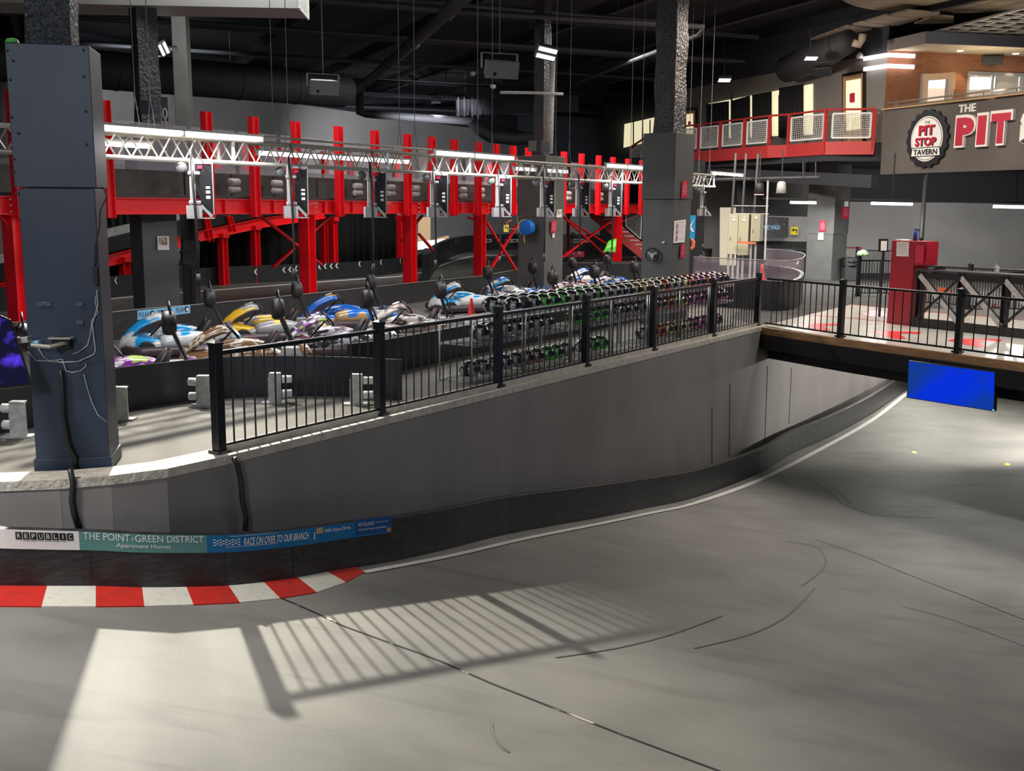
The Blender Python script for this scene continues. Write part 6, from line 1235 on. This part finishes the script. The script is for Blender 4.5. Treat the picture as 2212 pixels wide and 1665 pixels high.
# red pedestal
A_ = P(1915, 699, 0); B_ = P(1964, 705, 0); dv = (B_ - A_).normalized(); nv = V((-dv.y, dv.x, 0)); zt_ = PV(1928, 519, A_, B_).z
t = thing('red_pedestal', 'dark red pedestal with a paper notice standing on the white floor', 'pedestal', A_); mb = MB(); mb.prism([A_.xy, B_.xy, (B_ + nv * .45).xy, (A_ + nv * .45).xy], 0, zt_); mb.build('column_box', 'pedred', t, bevel=.01)
mb = MB(); mb.prism([(B_ + dv * .0).xy, (B_ + dv * .28 + nv * .05).xy, (B_ + dv * .28 + nv * .4).xy, (B_ + nv * .45).xy], zt_ - .5, zt_); mb.build('side_box', 'pedred', t, bevel=.008)
pd = (A_ - nv * .015, B_ - nv * .015); q_ = [PV(x, y, *pd) for x, y in ((1936, 553), (1962, 554), (1963, 523), (1937, 522))]; mb = MB(); mb.panel(*q_, .006); sh_ = mb.build('notice', 'paper', t)
g_ = lambda u, v: q_[0] + (q_[1] - q_[0]) * u + (q_[3] - q_[0]) * v
for i, w in enumerate(('RACER CHECK IN', 'Please have', 'your wristband', 'ready before', 'entering track')): text('lettering', w, g_(.12, .82 - i * .15), g_(.88, .82 - i * .15), g_(.12, .88 - i * .15), 'navytxt', sh_, lift=.004)
sp_ = B_ + dv * .05 - nv * .02; mb = MB(); mb.panel(V((*sp_.xy, zt_ - .45)), V((*(sp_ + dv * .2).xy, zt_ - .45)), V((*(sp_ + dv * .2).xy, zt_ - .08)), V((*sp_.xy, zt_ - .08)), .01); mb.build('side_notice', 'redsign', t)
c = V((*(A_ + dv * .16 + nv * .2).xy, zt_ + .012)); mb = MB(); mb.box(c, (.26, .3, .02)); tag(mb.build('paper_stack', 'paper'), 'stack of white papers on top of the red pedestal', 'paper')
c = V((*(A_ + dv * .42 + nv * .22).xy, zt_)); t = thing('spray_bottle', 'blue spray bottle on top of the red pedestal', 'bottle', c); mb = MB(); mb.lathe([(.045, 0), (.045, .15), (.02, .19), (.018, .22)], c, None, 14); mb.build('bottle_body', 'bluebottle', t, smooth=True); mb = MB(); mb.box(c + V((.03, 0, .235)), (.12, .03, .03)); mb.box(c + V((.06, 0, .21)), (.015, .02, .05)); mb.build('trigger', 'bluebottle', t)
# black truss counter
A_, B_ = P(1972, 706, 0), P(2300, 742, 0); dv = (B_ - A_).normalized(); nv = V((-dv.y, dv.x, 0)); L_ = (B_ - A_).length; zc_ = 1.2
t = thing('truss_counter', 'black bridge-truss counter with crossed diagonals right of the red pedestal', 'counter', A_); cw = lambda s_, z, o=0: A_ + dv * s_ + nv * o + V((0, 0, z))
mb = MB(); mb.bar(cw(0, zc_, .2), cw(L_, zc_, .2), .5, .05); mb.build('counter_top', 'darkmetal', t, bevel=.01)
mb = MB(); mb.bar(cw(0, zc_ - .1), cw(L_, zc_ - .1), .1, .12); mb.bar(cw(0, .1), cw(L_, .1), .12, .2); mb.build('chord', 'black', t)
k_ = 0; s_ = .12
while s_ < L_:
    mb = MB(); mb.ibeam(cw(s_, 0), cw(s_, zc_), .12, .12, .015, dv); mb.build('upright', 'black', t)
    if s_ + .95 < L_ + .5:
        mb = MB(); mb.ibeam(cw(s_, zc_ - .1, -.02), cw(s_ + .95, .2, -.02), .1, .11, .012, nv); mb.build('diagonal', 'plate', t)  # grey colour stands for light caught on this black diagonal
        mb = MB(); mb.bar(cw(s_, .2, -.06), cw(s_ + .95, zc_ - .1, -.06), .05, .05); mb.build('diagonal', 'black', t)
    s_ += .95
p = PV(2154, 577, A_ + nv * .2, B_ + nv * .2); p.z = zc_ + .025; t = thing('drink_cup', 'white paper cup with straw on the black truss counter', 'cup', p); mb = MB(); mb.lathe([(.035, 0), (.048, .12)], p, None, 16); mb.build('cup_body', 'paper', t, smooth=False); mb = MB(); mb.tube([p + V((0, 0, .1)), p + V((-.02, 0, .19))], .005, 6); mb.build('straw', 'white', t)
mb = MB(); mb.lathe([(.03, -.02), (.15, 0), (.15, .05), (.03, .07)], PY(2028, 590, 22.3), Matrix.Rotation(math.pi / 2, 3, 'X'), 18); tag(mb.build('round_stool', 'black'), 'round black disc seen behind the truss counter near the pedestal', 'stool')
q_ = [PY(x, y, 27) for x, y in ((2110, 655), (2165, 672), (2167, 662), (2112, 645))]; t = thing('chevron_board', 'orange and white chevron board behind the truss counter', 'sign', q_[0]); mb = MB(); mb.panel(*q_, .02); mb.build('sheet', 'paper', t); g_ = lambda u, v: q_[0] + (q_[1] - q_[0]) * u + (q_[3] - q_[0]) * v + V((0, -.012, 0))
for k in range(4): mb = MB(); u = .05 + k * .25; mb.add([g_(u + .08, 0), g_(u + .18, 0), g_(u + .1, .5), g_(u + .18, 1), g_(u + .08, 1), g_(u, .5)], [(0, 1, 2, 5), (5, 2, 3, 4)]); mb.build('chevron_mark', 'orange', t)
q_ = [PY(x, y, 27) for x, y in ((2028, 632), (2055, 636), (2056, 624), (2029, 620))]; mb = MB(); mb.panel(*q_, .02); tag(mb.build('orange_board', 'orange'), 'small orange board behind the truss counter right of the pedestal', 'sign')
# blue screen under the bridge
q_ = [PY(1958, 859, 18.62), PY(2148, 889, 17.3), PY(2151, 803, 17.3), PY(1962, 778, 18.62)]; t = thing('track_screen', 'wide screen glowing blue, hanging below the bridge edge', 'screen', q_[0])
mb = MB(); mb.panel(*q_, .08); mb.build('housing', 'black', t, bevel=.01); g_ = lambda u, v: q_[0] * (1 - u) * (1 - v) + q_[1] * u * (1 - v) + q_[2] * u * v + q_[3] * (1 - u) * v
nn_ = (q_[1] - q_[0]).cross(q_[3] - q_[0]).normalized() * .004; sm = mat('screen_blue', (.006, .05, .11), .2, emit=.6, col2=(0, .03, .75), scale=.8, lo=.4, hi=.62)
mb = MB(); mb.quad(*[g_(u, v) + nn_ for u, v in ((.01, .02), (.99, .02), (.99, .98), (.01, .98))]); mb.build('display', sm, t)
mb = MB(); [mb.bar(g_(u, .9) - nn_ * 22, g_(u, 1) - nn_ * 22 + V((0, 0, .05)), .05) for u in (.25, .75)]; mb.build('hanger', 'darkmetal', t)
mb = MB(); mb.lathe([(.015, 0), (.01, .01)], g_(.99, .03) + nn_, None, 8); mb.build('power_led', mat('lit_green_led', (.1, 1, .5), .4, emit=6), t)
for i, (x, y) in enumerate(((1975, 977), (2176, 1003))):
    c = PF(x, y); mb = MB(); mb.lathe([(.05, 0), (.045, .012)], c, None, 12); tag(mb.build('floor_glint', mat('amber_glint', (1, .75, .02), .4, emit=4)), 'small painted amber reflection on the track floor under the bridge, %s of the two' % ['left', 'right'][i], 'light', 'amber floor reflections')  # lamp reflections in the floor, put in as glowing discs
mb = MB(); q9 = [V((4.95, 24.2)), V((5.3, 22.4)), P(1840, 657).xy, P(1900, 664).xy, V((20, 26)), V((26, 44)), V((12, 58)), V((8, 33))]
mb.add([V((*p, .006)) for p in q9], [list(range(8))]); struct(mb, 'floor_hall', mat('hall_dark_floor', (.035, .034, .033), .75, col2=(.055, .053, .05), scale=1.5, spec=.2))
